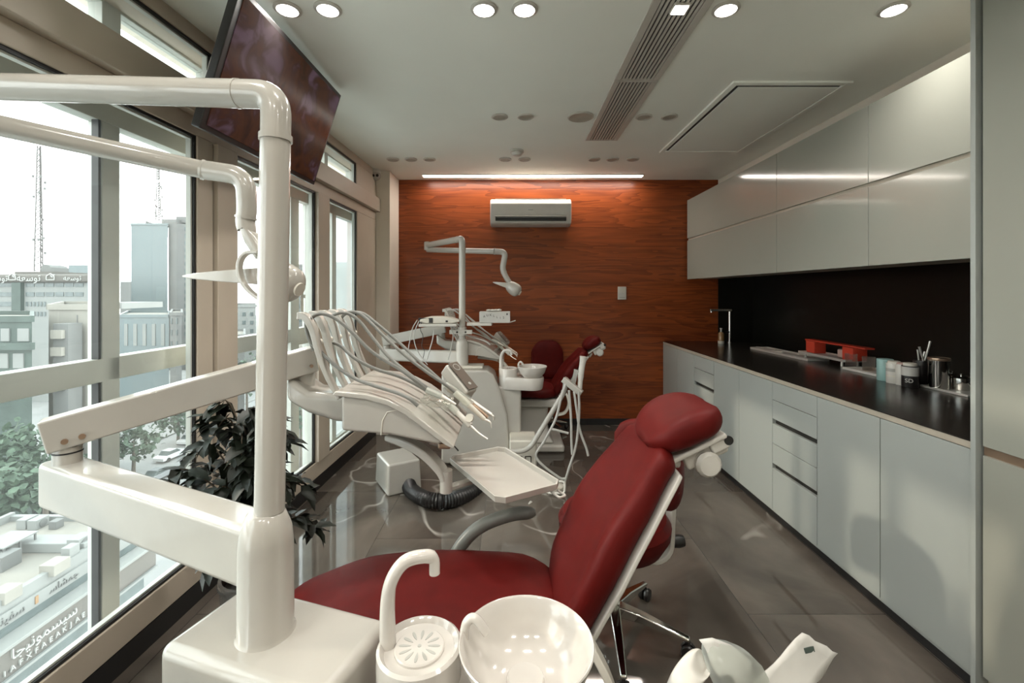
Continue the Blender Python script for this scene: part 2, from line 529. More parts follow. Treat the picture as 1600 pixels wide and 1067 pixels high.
# ---- window wall, turned by two degrees against the room
TH = math.atan(.037)
MW = Matrix.Translation((-1.51, 0, 0)) @ Matrix(((math.cos(TH), math.sin(TH), 0, 0), (-math.sin(TH), math.cos(TH), 0, 0), (0, 0, 1, 0), (0, 0, 0, 1)))


def wbox(b, n0, n1, s0, s1, z0, z1):
    c = V(((n0 + n1) / 2, (s0 + s1) / 2, (z0 + z1) / 2))
    return b.obox(MW @ Matrix.Translation(c), abs(n1 - n0), abs(s1 - s0), abs(z1 - z0))


b = MB()
wbox(b, -.03, .012, -1.6, 4.42, .09, .20)                                   # sill strip
wbox(b, -.03, .012, 2.03, 2.13, .2, 2.11)                                   # jambs and posts
wbox(b, -.03, .030, 2.138, 2.285, .2, 2.11)
wbox(b, -.03, .030, 3.165, 3.34, .2, 2.11)
wbox(b, -.03, .012, 3.92, 4.42, .2, 2.11)
wbox(b, -.03, .012, -1.6, -.55, .2, 2.11)
wbox(b, -.03, .012, -1.6, 4.42, 2.11, 2.19)
wbox(b, -.20, .055, -1.6, 4.42, 2.19, 2.32)                                 # projecting beam
wbox(b, -.03, .012, -1.6, -.55, 2.32, 2.53)
wbox(b, -.03, .012, 2.13, 2.47, 2.32, 2.53)
wbox(b, -.03, .012, 3.91, 4.42, 2.32, 2.53)
wbox(b, -.20, .012, -1.6, 4.42, 2.53, 2.62)
struct('wall_left', b, 'tan', bevel=.004)
b = MB(); wbox(b, -.05, -.003, -1.6, 4.42, -.02, .09)
wbox(b, -.003, .014, -1.6, 4.42, 0, .088)
struct('baseboard_left', b, 'black')
b = MB(); wbox(b, -.005, .002, 2.13, 2.138, .2, 2.11); wbox(b, -.005, .004, 3.155, 3.165, .2, 2.11)
struct('trim_2', b, 'dark')


def window(nm, s0, s1, z0, z1, outer, opanes, lights=True):
    """Inner fixed pane in its gasket, and the outer frame and panes 13 cm behind it."""
    c = MW @ V((0, (s0 + s1) / 2, z0))
    w = thing(nm, None, None, c, kind='structure')
    g = MB(); t = .012
    for a in ((s0, s1, z0, z0 + t), (s0, s1, z1 - t, z1), (s0, s0 + t, z0, z1), (s1 - t, s1, z0, z1)):
        wbox(g, -.012, .004, *a)
    g.build('gasket', 'black', w)
    f = MB(); k = .008
    for a in ((s0 + t, s1 - t, z0 + t, z0 + t + k), (s0 + t, s1 - t, z1 - t - k, z1 - t), (s1 - t - k, s1 - t, z0 + t, z1 - t)):
        wbox(f, -.028, -.006, *a)
    f.build('spacer_bar', 'alu', w)
    p = MB(); wbox(p, -.024, -.018, s0 + t, s1 - t, z0 + t, z1 - t)
    p.build('pane', 'glass', w, flat=True)
    o = MB()
    for a in outer: wbox(o, -.19, -.13, *a)
    o.build('outer_frame', 'alu', w, bevel=.003, seg=2)
    for a in opanes:
        q = MB(); wbox(q, -.166, -.160, *a); q.build('outer_pane', 'glass', w, flat=True)
    return w


zr0, zr1 = 1.055, 1.145
w1 = window('window_1', -.55, 2.03, .2, 2.11,
            [(1.72, 1.795, -.08, 2.06), (-1.6, 2.25, zr0, zr1), (-1.6, 2.42, -.14, -.08), (-1.6, 2.42, 2.06, 2.2), (2.34, 2.42, -.08, 2.06), (2.25, 2.34, zr0, zr1), (.1, .19, -.08, 2.06)],
            [(.19, 1.72, zr1, 2.06), (.19, 1.72, -.08, zr0), (1.795, 2.34, zr1, 2.06), (1.795, 2.34, -.08, zr0), (-1.5, .1, zr1, 2.06), (-1.5, .1, -.08, zr0)])
g = MB()
for s in (1.702,):
    wbox(g, -.155, -.128, s, s + .010, zr1, 2.06); wbox(g, -.155, -.128, s, s + .010, -.08, zr0)
g.build('outer_gasket', 'black', w1)
w2 = window('window_2', 2.285, 3.155, .2, 2.11,
            [(3.09, 3.20, .0, 2.06), (2.42, 3.45, -.06, .0), (2.42, 3.45, 2.06, 2.2), (2.42, 3.09, zr0, zr1), (3.36, 3.45, .0, 2.06), (3.20, 3.36, zr0 - .03, zr1)],
            [(2.42, 3.09, zr1, 2.06), (2.42, 3.09, .0, zr0), (3.2, 3.36, zr1, 2.06), (3.2, 3.36, .0, zr0)])
h = MB(); wbox(h, -.13, -.115, 3.215, 3.235, 1.26, 1.42); wbox(h, -.13, -.10, 3.218, 3.232, 1.36, 1.385)
h.build('window_handle', 'white2', w2, bevel=.003)
w3 = window('window_3', 3.34, 3.92, .2, 2.11,
            [(3.45, 4.45, .1, .16), (3.45, 4.45, 2.06, 2.2), (3.74, 3.82, .16, 2.06), (4.28, 4.45, .16, 2.06)],
            [(3.45, 3.74, .16, 2.06)])
q = MB(); wbox(q, -.166, -.160, 3.82, 4.28, .16, 2.06); q.build('frosted_pane', 'frost', w3, flat=True)
w4 = window('window_4', -.55, 2.13, 2.32, 2.53,
            [(1.72, 1.80, 2.32, 2.53), (.1, .19, 2.32, 2.53), (2.28, 2.5, 2.32, 2.56), (-1.6, 2.5, 2.30, 2.335), (-1.6, 2.5, 2.52, 2.6)],
            [(-1.5, .1, 2.335, 2.52), (.19, 1.72, 2.335, 2.52), (1.80, 2.28, 2.335, 2.52)])
w5 = window('window_5', 2.47, 3.91, 2.32, 2.53,
            [(3.60, 3.66, 2.32, 2.53), (4.15, 4.45, 2.3, 2.56), (2.5, 4.45, 2.30, 2.335), (2.5, 4.45, 2.52, 2.6)],
            [(2.5, 3.60, 2.335, 2.52), (3.66, 4.15, 2.335, 2.52)])
# outer parapet and head that close the cavity between the two glazings
b = MB(); wbox(b, -.24, -.20, -1.6, 4.75, 2.53, 2.75)
wbox(b, -.24, .012, -1.75, -1.6, -.3, 2.75); wbox(b, -.24, -.03, 4.42, 4.75, -.3, 2.75)
struct('wall_left_outer', b, 'wall')

# ================================================================== ceiling things
def downlight(nm, label, x, y, lit, group, r=.043):
    t = thing(nm, label, 'ceiling light', (x, y, H - .012), group)
    MB().lathe([(r + .012, .012), (r + .013, .006), (r + .006, .001), (r, .001), (r, .008)], (x, y, H - .012), 28, caps=False).build('trim_ring', 'white2', t)
    MB().lathe([(r, 0), (r, .003)], (x, y, H - .0075), 28).build('lens', 'lamp' if lit else 'unlit', t)
    return t


YL = 1.885
lit = [(-.945, 'lit round downlight nearest the tilted television screen'),
       (-.775, 'lit round downlight second from the television screen'),
       (-.118, 'lit round downlight left in the pair above the middle of the room'),
       (.053, 'lit round downlight right in the pair above the middle of the room'),
       (.90, 'lit round downlight just right of the slotted ceiling grille'),
       (1.606, 'lit round downlight nearest the tall white cabinet')]
d0 = None
for x, lb in lit:
    if d0 is None: d0 = downlight('downlight', lb, x, YL, True, 'lit downlights in the near row')
    else: dup(d0, (x, YL, H - .012), lb)
unl = [(-.083, 3.04, 'unlit round downlight left in the pair left of the ceiling speaker'),
       (.092, 3.04, 'unlit round downlight right in the pair left of the ceiling speaker'),
       (.895, 3.04, 'unlit round downlight between slotted grille and its twin beside the ceiling hatch'),
       (1.068, 3.04, 'unlit round downlight right beside the ceiling hatch'),
       (-1.066, 4.01, 'leftmost unlit downlight in the row of three near the corner camera'),
       (-.905, 4.01, 'middle unlit downlight in the row of three near the corner camera'),
       (-.739, 4.01, 'right unlit downlight in the row of three near the corner camera'),
       (-.06, 4.01, 'faint unlit downlight just left behind the smoke detector'),
       (.112, 4.01, 'faint unlit downlight just right behind the smoke detector'),
       (.735, 4.01, 'left unlit downlight of three beyond the far end of the grille'),
       (.90, 4.01, 'middle unlit downlight of three beyond the far end of the grille'),
       (1.082, 4.01, 'right unlit downlight of three beyond the far end of the grille')]
d1 = None
for x, y, lb in unl:
    if d1 is None: d1 = downlight('downlight', lb, x, y, False, 'unlit downlights in the far rows')
    else: dup(d1, (x, y, H - .012), lb)


def spot(x, y, e, size=.09, col=(1, .95, .88)):
    l = bpy.data.lights.new('downlight_and_fill_glow', 'AREA'); l.shape = 'DISK'; l.size = size; l.energy = e; l.color = col
    l.spread = math.radians(150)
    o = bpy.data.objects.new('downlight_and_fill_glow', l); COL.objects.link(o); o.location = (x, y, H - .02)
    return o


for x, lb in lit: spot(x, YL, E_SPOT)
for y in (.55, -.75):                                                        # fill lamps added out of view behind the eye, no fittings
    for x in (-.945, -.775, -.118, .053, .90, 1.07):
        dd = None
        spot(x, y, E_SPOT * (.5 if y > 0 else 1.0))

# recessed spotlight shining between the slats of the grille
t = thing('grille_spotlight', 'small square lit spotlight set between the slats of the ceiling grille', 'ceiling light', (.70, 1.87, H - .02))
MB().box(.665, .735, 1.835, 1.905, H - .016, H - .004).build('housing', 'white2', t, bevel=.004)
MB().box(.673, .727, 1.843, 1.897, H - .019, H - .0155).build('lens', 'lamp', t)

# linear lamp along the wood wall
t = thing('linear_lamp', 'long lit linear LED lamp recessed in the ceiling above the wood wall', 'lamp', (.2, 4.58, H - .012))
MB().box(-.915, 1.34, 4.535, 4.615, H - .008, H + .005).build('housing', 'white2', t, bevel=.002)
MB().box(-.905, 1.33, 4.545, 4.605, H - .011, H - .006).build('diffuser', 'led', t)
l = bpy.data.lights.new('linear_lamp_glow', 'AREA'); l.shape = 'RECTANGLE'; l.size = 2.2; l.size_y = .05; l.energy = E_LED; l.color = (1, .80, .62)
o = bpy.data.objects.new('linear_lamp_glow', l); COL.objects.link(o); o.location = (.21, 4.58, H - .018)

# slotted air grille, two lengths
def grille(label, y0, y1):
    x0, x1 = .573, .822
    t = thing('air_grille', label, 'ceiling vent', ((x0 + x1) / 2, (y0 + y1) / 2, H - .012), 'slotted ceiling grilles')
    f = MB()
    for a in ((x0, x0 + .034, y0, y1), (x1 - .034, x1, y0, y1), (x0 + .034, x1 - .034, y0, y0 + .012), (x0 + .034, x1 - .034, y1 - .012, y1)):
        f.box(*a, H - .010, H + .004)
    f.build('frame', 'white2', t, bevel=.002, seg=2)
    s = MB(); k = 9; w = x1 - x0 - .068
    for i in range(k):
        xc = x0 + .034 + w * (i + .5) / k
        s.box(xc - .0055, xc + .0055, y0 + .012, y1 - .012, H - .009, H + .004)
    s.build('slat', 'white2', t)
    MB().box(x0 + .03, x1 - .03, y0 + .008, y1 - .008, H - .0015, H + .003).build('duct_shade', 'black', t)  # thin black sheet painted as the darkness inside the duct
    sc = MB()
    for x in (x0 + .017, x1 - .017):
        for y in (y0 + .03, y1 - .03): sc.cyl((x, y, H - .0115), .004, .002, 10)
    sc.build('screw', 'steel', t)


grille('far length of the white slotted air grille ending before the wood wall', 2.515, 3.50)
grille('near length of the white slotted air grille with a spotlight in it', 1.52, 2.505)
# access hatch
x0, x1, y0, y1 = 1.25, 1.93, 2.53, 3.80
t = thing('ceiling_hatch', 'beige rectangular access hatch with a black gap, above the wall cabinets', 'hatch', ((x0 + x1) / 2, (y0 + y1) / 2, H - .012))
f = MB()
for a in ((x0, x0 + .035, y0, y1), (x1 - .035, x1, y0, y1), (x0 + .035, x1 - .035, y0, y0 + .035), (x0 + .035, x1 - .035, y1 - .035, y1)): f.box(*a, H - .012, H + .003)
f.build('frame', 'ceil', t, bevel=.003, seg=2)
MB().box(x0 + .03, x1 - .03, y0 + .03, y1 - .03, H - .002, H + .001).build('gap', 'black', t)
MB().box(x0 + .062, x1 - .037, y0 + .068, y1 - .037, H - .010, H + .002).build('panel', 'ceil', t, bevel=.002)
# speaker
c = (.465, 3.04, H - .012)
t = thing('ceiling_speaker', 'round flat ceiling speaker left of the far end of the grille', 'speaker', c)
MB().lathe([(.085, .012), (.086, .006), (.078, .001), (.07, .003)], c, 36).build('grille', 'unlit', t)
MB().lathe([(.088, .012), (.089, .005), (.08, 0), (.078, .003)], c, 36, caps=False).build('rim', 'white2', t)
# smoke detector
c = (.043, 3.77, H - .045)
t = thing('smoke_detector', 'white domed smoke detector on the ceiling before the LED lamp', 'smoke detector', c)
MB().lathe([(.055, .045), (.057, .03), (.05, .025)], c, 30).build('base', 'white2', t)
MB().lathe([(.02, 0), (.036, .004), (.046, .02), (.048, .027)], c, 30).build('cap', 'white2', t)
# corner camera
c = V((-1.33, 4.36, 2.50))
t = thing('security_camera', 'small white dome security camera with two black eyes in the corner', 'camera', c)
MB().lathe([(.045, .095), (.048, .06), (.045, .05)], c, 24).build('mount', 'white2', t)
MB().ell(c + V((0, 0, .04)), (.052, .052, .05)).build('body', 'white', t)
for dx in (-.017, .02):
    MB().ell(c + V((dx + .012, -.045, .028)), (.014, .012, .014)).build('lens', 'black', t)

# television
TL, TR, BR, BL = V((-.998, 1.682, 2.5337)), V((-1.0003, 2.652, 2.5518)), V((-1.1617, 2.606, 2.033)), V((-1.1595, 1.636, 2.0148))
xa = (TR - TL + BR - BL).normalized(); ya = (TL - BL + TR - BR); ya = (ya - xa * ya.dot(xa)).normalized(); za = xa.cross(ya)
ctr = (TL + TR + BL + BR) / 4
if za.x < 0: za = -za
MT = Matrix.Translation(ctr) @ Matrix((xa, ya, za)).transposed().to_4x4()
t = thing('television', 'black flat television hung tilted from the ceiling by the windows', 'television', ctr)
MB().obox(MT @ Matrix.Translation((0, 0, -.018)), .972, .548, .034).build('casing', 'tvblack', t, bevel=.004)
MB().obox(MT @ Matrix.Translation((.006, 0, .0)), .925, .505, .003).build('screen', 'screen', t)
MB().obox(MT @ Matrix.Translation((0, -.04, -.05)), .5, .3, .045).build('rear_housing', 'tvblack', t, bevel=.01)
br = MB(); br.obox(MT @ Matrix.Translation((0, 0, -.085)), .22, .22, .02)
pb = MT @ V((0, .06, -.1)); br.bar(pb, V((pb.x - .02, pb.y, H - .01)), .05, .05, up=(0, 1, 0)); br.obox(Matrix.Translation((pb.x - .02, pb.y, H - .006)), .16, .16, .012)
br.build('ceiling_bracket', 'tvblack', t, bevel=.003)
MB().obox(MT @ Matrix.Translation((.1, -.2715, .001)), .03, .006, .006).build('indicator', 'grey', t)

# ================================================================== on the wood wall
x0, x1, z0, z1 = -.222, .605, 2.085, 2.355
c = ((x0 + x1) / 2, YB - .1, z0)
t = thing('air_conditioner', 'white split air conditioner mounted on the wood wall under the LED lamp', 'air conditioner', c)
prof = [(YB - .002, z0 + .004), (YB - .10, z0), (YB - .175, z0 + .02), (YB - .20, z0 + .06), (YB - .205, z1 - .05), (YB - .16, z1), (YB - .002, z1 + .006)]
mx = Matrix(((0, 0, 1, x0), (1, 0, 0, 0), (0, 1, 0, 0), (0, 0, 0, 1)))
MB().prism(prof, mx, x1 - x0).build('casing', 'white2', t, bevel=.012)
MB().box(x0 + .055, x1 - .055, YB - .2085, YB - .19, z0 + .043, z0 + .078).build('air_outlet', 'black', t)
MB().bar((x0 + .05, YB - .209, z0 + .09), (x1 - .05, YB - .209, z0 + .09), .02, .012).build('louvre', 'white', t, bevel=.003)
MB().bar((x0 + .05, YB - .206, z0 + .104), (x1 - .05, YB - .206, z0 + .104), .006, .003).build('seam', 'grey', t)
q = MB()
for i in range(5): q.bar((x0 + .05, YB - .155 + i * .025, z1 + .004 + i * .0005), (x1 - .05, YB - .155 + i * .025, z1 + .004 + i * .0005), .012, .006)
q.build('intake_grille', 'cream', t)
MB().box(.165, .215, YB - .2065, YB - .19, z0 + .151, z0 + .158).build('badge', 'grey', t, bevel=.002)
c = (1.163, YB - .02, 1.325)
t = thing('wall_controller', 'white upright wall controller with grey display on the wood wall', 'controller', c)
MB().box(1.118, 1.208, YB - .022, YB - .001, 1.325, 1.462).build('casing', 'white2', t, bevel=.006)
MB().box(1.13, 1.196, YB - .0245, YB - .02, 1.40, 1.45).build('display', 'cream', t, bevel=.002)
MB().box(1.133, 1.193, YB - .0255, YB - .02, 1.345, 1.352).build('button', 'grey', t)

# ================================================================== cabinets
def front(b_name, x, y0, y1, z0, z1, m, p, g=.0018):
    return MB().box(x, x + .02, y0 + g, y1 - g, z0, z1).build(b_name, m, p, bevel=.0012, seg=1)


bounds = [1.555, 1.948, 2.350, 2.753, 3.157, 3.552, 3.937, 4.343, 4.745]
names = ['white handleless base cabinet touching the tall cabinet', 'white handleless base cabinet between near drawers and the cabinet beside the tall unit',
         'near white drawer unit with two black grip slots', 'white handleless base cabinet just beyond the near drawer unit',
         'white handleless base cabinet just before the far drawer unit', 'far white drawer unit partly behind the red headrest',
         'white handleless base cabinet just beyond the far drawer unit', 'white handleless base cabinet against the wood wall']
ZT, Z0 = .853, .072
for i, lb in enumerate(names):
    y0, y1 = bounds[i], bounds[i + 1]
    dr = i in (2, 5)
    t = thing('drawer_unit' if dr else 'base_cabinet', lb, 'drawer unit' if dr else 'cabinet', (XR + .3, (y0 + y1) / 2, 0), 'base cabinets under the black worktop')
    MB().box(XR + .021, XR + .57, y0, y1, .07, ZT).build('carcass', 'dark' if dr else 'matte', t)
    MB().box(XR + .03, XR + .5, y0, y1, 0, .07).build('plinth', 'black', t)  # black stands in for the shadow of the toe recess
    MB().box(XR + .008, XR + .03, y0, y1, .056, .070).build('plinth_strip', 'matte', t)
    if not dr: front('door', XR, y0, y1, Z0, ZT, 'matte', t)
    else:
        zs = [(.745, ZT), (.628, .742), (.478, .598), (.355, .475), (.072, .325)] if i == 2 else [(.745, ZT), (.628, .742), (.478, .598), (.355, .475), (.072, .325)]
        for a, c in zs: front('drawer', XR, y0, y1, a, c, 'matte', t)
MB().box(XR + .001, XR + .03, 1.555, YB - .003, .856, .880).build('edge', 'profile').name = 'worktop_profile'
o = bpy.data.objects['worktop_profile']; tag(o, 'beige metal channel running under the front edge of the black worktop', 'profile')
o = MB().box(XR - .001, XN - .002, 1.555, YB - .006, .8805, .8845).build('worktop', 'counter')
tag(o, 'long black stone worktop along the right wall', 'worktop')
tag(MB().box(XR + .035, XN - .004, 1.556, YB - .008, .86, .880).build('worktop_support', 'black'), 'dark board carrying the black worktop', 'board')

# wall cabinets: three double units, each with a lift-up and a lower front
XU = 1.845
ub = [1.555, 2.321, 3.125, 4.72]
un = ['white gloss wall cabinet touching the tall cabinet', 'middle white gloss wall cabinet above the red box', 'long white gloss wall cabinet next to the wood wall']
for i, lb in enumerate(un):
    y0, y1 = ub[i], ub[i + 1]
    t = thing('wall_cabinet', lb, 'cabinet', (XU + .17, (y0 + y1) / 2, 1.54), 'white wall cabinets above the worktop')
    MB().box(XU + .022, 2.184, y0 + .001, y1 - .001, 1.545, 2.36).build('carcass', 'profile', t)
    MB().box(XU + .012, XU + .022, y0, y1, 1.94, 1.975).build('grip_channel', 'profile', t)
    front('upper_door', XU, y0, y1, 1.968, 2.37, 'gloss', t)
    d = front('lower_door', XU, y0, y1, 1.538, 1.947, 'gloss', t, .002)
# tall cabinet
t = thing('tall_cabinet', 'tall white cabinet at the right with a long grip groove', 'cabinet', (1.9, 1.25, 0))
MB().box(XR - .012, 2.19, 1.535, 1.553, 0, H - .004).build('side_panel', 'matte', t, bevel=.001, seg=1)
MB().box(XR + .03, 2.19, .93, 1.534, .05, H - .004).build('carcass', 'profile', t)
MB().box(XR + .05, 2.1, .93, 1.53, 0, .05).build('plinth', 'black', t)
front('door', XR, .93, 1.525, .878, 2.5, 'gloss', t)
front('door', XR, .93, 1.525, .095, .846, 'gloss', t)
MB().box(XR + .012, XR + .03, .93, 1.53, .846, .878).build('grip_channel', 'bronze', t)
tag(MB().box(XR, 2.19, -1.0, .925, 0.0, H - .004).build('wardrobe', 'gloss', bevel=.003), 'plain white wardrobe block next to the tall cabinet', 'wardrobe')

# ================================================================== on the worktop
ZC = .8848


def cpt(px, py, dz=0.0):
    """Point of the worktop seen at a pixel (dz above it)."""
    y = (CAMZ - ZC - dz) * F / (py - CY)
    return V(((px - CX) / F * y, y, ZC + dz))


c = V((2.245, 4.62, ZC))
t = thing('tap', 'chrome angular tap with a long flat spout at the far end of the worktop', 'tap', c)
MB().lathe([(.026, 0), (.026, .008), (.014, .012), (.014, .32)], c, 20).build('riser', 'chrome', t)
MB().box(c.x - .205, c.x + .018, c.y - .014, c.y + .014, ZC + .322, ZC + .345).build('spout', 'chrome', t, bevel=.003)
MB().cyl((c.x - .19, c.y, ZC + .31), .010, .014, 14).build('aerator', 'chrome', t)
MB().tube([(c.x - .01, c.y, ZC + .11), (c.x - .05, c.y - .01, ZC + .105)], .012, 12).build('lever', 'tvblack', t)
c = V((2.10, 4.50, ZC))
t = thing('soap_bottle', 'small amber pump soap bottle standing left of the chrome tap', 'bottle', c)
MB().lathe([(.027, 0), (.03, .005), (.03, .03)], c, 20).build('base', 'cream', t)
MB().lathe([(.028, .03), (.028, .10), (.02, .115), (.012, .12)], c, 20).build('body', 'amber', t)
MB().lathe([(.008, .12), (.008, .15), (.012, .151), (.012, .158)], c, 14).build('pump', 'white2', t)


def tray(label, a, bb, w, m, lip=.012, group=None):
    """Flat tray whose front edge runs from a to bb, w deep."""
    a, bb = V(a), V(bb)
    d = (bb - a); L = d.length; d.normalize()
    n = V((-d.y, d.x, 0)) if d.x * 0 - d.y * 0 == 0 else None
    n = V((0, 0, 1)).cross(d)
    if n.x < 0: n = -n
    t = thing('metal_tray' if m != 'white2' else 'plastic_tray', label, 'tray', (a + bb) / 2 + n * w / 2, group)
    cc = (a + bb) / 2 + n * w / 2
    R = Matrix.Translation(cc) @ Matrix((d, n, V((0, 0, 1)))).transposed().to_4x4()
    MB().obox(R @ Matrix.Translation((0, 0, .003)), L, w, .006).build('base', m, t, bevel=.002)
    q = MB()
    for s in (-1, 1):
        q.obox(R @ Matrix.Translation((0, s * (w / 2 - .003), .006 + lip / 2)), L, .006, lip)
        q.obox(R @ Matrix.Translation((s * (L / 2 - .003), 0, .006 + lip / 2)), .006, w - .012, lip)
    q.build('rim', m, t, bevel=.0015, seg=2)
    return R, L


R, L_ = tray('far long steel instrument tray on the black worktop', cpt(1172, 545), cpt(1262, 564.5), .17, 'steel')
for i, (u, v, l, a) in enumerate(((-.3, .0, .13, .3), (-.17, .03, .14, .1), (-.02, -.02, .12, .5), (.12, .03, .15, .2), (.25, -.01, .12, -.2))):
    p = R @ V((u, v, .016)); q = p + V((math.cos(a + 1.4) * l, math.sin(a + 1.4) * l, 0)) * .8
    names_ = ['steel hand instrument farthest along the far tray', 'steel hand instrument second along the far tray', 'steel hand instrument in the middle of the far tray', 'steel hand instrument fourth along the far tray', 'steel hand instrument at the near end of the far tray']
    tag(MB().tube([p, p.lerp(q, .25), p.lerp(q, .5), q], [.006, .008, .005, .002], 8).build('hand_instrument', 'steel'), names_[i], 'instrument', 'instruments on the far tray')
R, L_ = tray('short raised steel tray under the red box', cpt(1247, 551, .036), cpt(1318, 566, .036), .16, 'steel')
q = MB()
for u in (-1, 1):
    for v in (-.055, .055): q.cyl(R @ V((u * L_ * .4, v, -.036)), .008, .037, 12)
q.build('feet', 'steel', bpy.data.objects['metal_tray.001'])
c = R @ V((0, .03, .007))
t = thing('red_carrier', 'open red carrier box standing on the short steel tray', 'box', c)
k = Matrix.Translation(c) @ R.to_3x3().to_4x4()
kk = lambda x, y, z: k @ Matrix.Translation((x, y, z))
MB().obox(kk(-.2, 0, .045), .10, .09, .09).build('end_block', 'redbox', t, bevel=.003)
MB().obox(kk(.2, 0, .045), .10, .10, .09).build('end_block', 'redbox', t, bevel=.003)
MB().obox(kk(0, .02, .092), .62, .07, .012).build('top_bar', 'redbox', t, bevel=.003)
MB().obox(kk(.14, -.01, .036), .11, .06, .06).build('inner_cup', 'pinkish', t, bevel=.01)
R, L_ = tray('white plastic tray holding small glasses on the worktop', cpt(1316, 576.5), cpt(1382, 591.5), .2, 'white2', .01)
for i in range(4):
    p = R @ V((-.22 + .15 * i, .0, .0065))
    t = thing('drinking_glass', ['small clear glass at the far end of the white tray', 'second small clear glass on the white tray', 'third small clear glass on the white tray', 'small clear glass beside the teal cup on the white tray'][i], 'glass', p, 'glasses on the white tray')
    MB().lathe([(.034, 0), (.036, .09), (.034, .09), (.032, .005), (.001, .005)], p, 20).build('body', 'glassclear', t)


def cup(nm, label, px, py, r, h, m, cap=None, cm=None, lab=None):
    p = cpt(px, py)
    t = thing(nm, label, 'bottle' if cap else 'cup', p)
    MB().lathe([(r * .96, 0), (r, .004), (r, h - .003), (r * .97, h)], p, 24).build('body', m, t)
    if cap: MB().lathe([(r * .8, h), (r * .82, h + .004), (r * .8, h + cap), (r * .7, h + cap + .003)], p, 24).build('lid', cm, t)
    if lab: MB().lathe([(r + .0006, h * .25), (r + .0006, h * .8)], p, 24, caps=False).build('paper_label', lab, t)
    return t, p


cup('beaker', 'pale teal beaker beside the glasses on the worktop', 1383, 594, .04, .125, 'teal')
t, p = cup('jar', 'white jar with a grey printed band right of the teal beaker', 1397, 598, .037, .112, 'white2', .01, 'cream')
MB().lathe([(.0374, .066), (.0374, .084)], p, 24, caps=False).build('print_band', 'grey', t)
MB().lathe([(.0374, .036), (.0374, .046)], p, 24, caps=False).build('print_band', 'cream', t)
cup('cup', 'slim white cup with a pinkish top between the two labelled jars', 1408.5, 601, .026, .115, 'white2', .006, 'pinkish')
t, p = cup('jar', 'dark jar with a white label reading SD beside the black brush pot', 1422, 604, .038, .115, 'tvblack', .012, 'cream', None)
MB().lathe([(.0386, .062), (.0386, .11)], p, 24, caps=False).build('paper_label', 'paper', t)
text('lettering', 'SD', .03, Matrix.Translation(p + V((-.029, -.0265, .036))) @ Matrix.Rotation(math.radians(-47), 4, 'Z') @ Matrix.Rotation(PI / 2, 4, 'X'), 'paper', t, .001)
t, p = cup('brush_pot', 'black pot of upright brushes between jar and steel canister', 1440, 599, .038, .13, 'tvblack')
for i, (dx, dy, h) in enumerate(((-.02, -.02, .21), (.012, .0, .18), (.025, -.01, .24), (-.005, .015, .19))):
    MB().tube([p + V((dx * .4, dy, .131)), p + V((dx * 1.6, dy, h))], [.004, .006], 8).build('brush', 'steel', t)
R, L_ = tray('polished steel tray carrying steel pots at the near end of the worktop', cpt(1437, 604), cpt(1512, 621), .22, 'steel', .006)
p = cpt(1467, 606, .0065)
t = thing('steel_canister', 'tall polished steel canister with a copper rim on the near tray', 'canister', p)
MB().lathe([(.042, 0), (.044, .004), (.044, .145), (.046, .15), (.046, .156), (.04, .158), (.04, .02), (.001, .02)], p, 32).build('body', 'chrome', t)
MB().lathe([(.0465, .148), (.048, .156), (.0465, .162)], p, 32, caps=False).build('rim', 'bronze', t)
pots = ['low polished steel pot right behind the tall canister', 'low polished steel pot at the middle of the near tray', 'low polished steel pot at the near end of the near tray']
for i, (u, v) in enumerate(((1487, 603), (1502, 609), (1518, 607))):
    p = cpt(u, v, .0065)
    t = thing('steel_pot', pots[i], 'pot', p, 'low pots on the near tray')
    MB().lathe([(.032, 0), (.035, .004), (.035, .055)], p, 28).build('body', 'chrome', t)
    MB().lathe([(.037, .055), (.037, .062), (.025, .07), (.006, .072), (.008, .084), (.002, .085)], p, 28).build('lid', 'chrome', t)
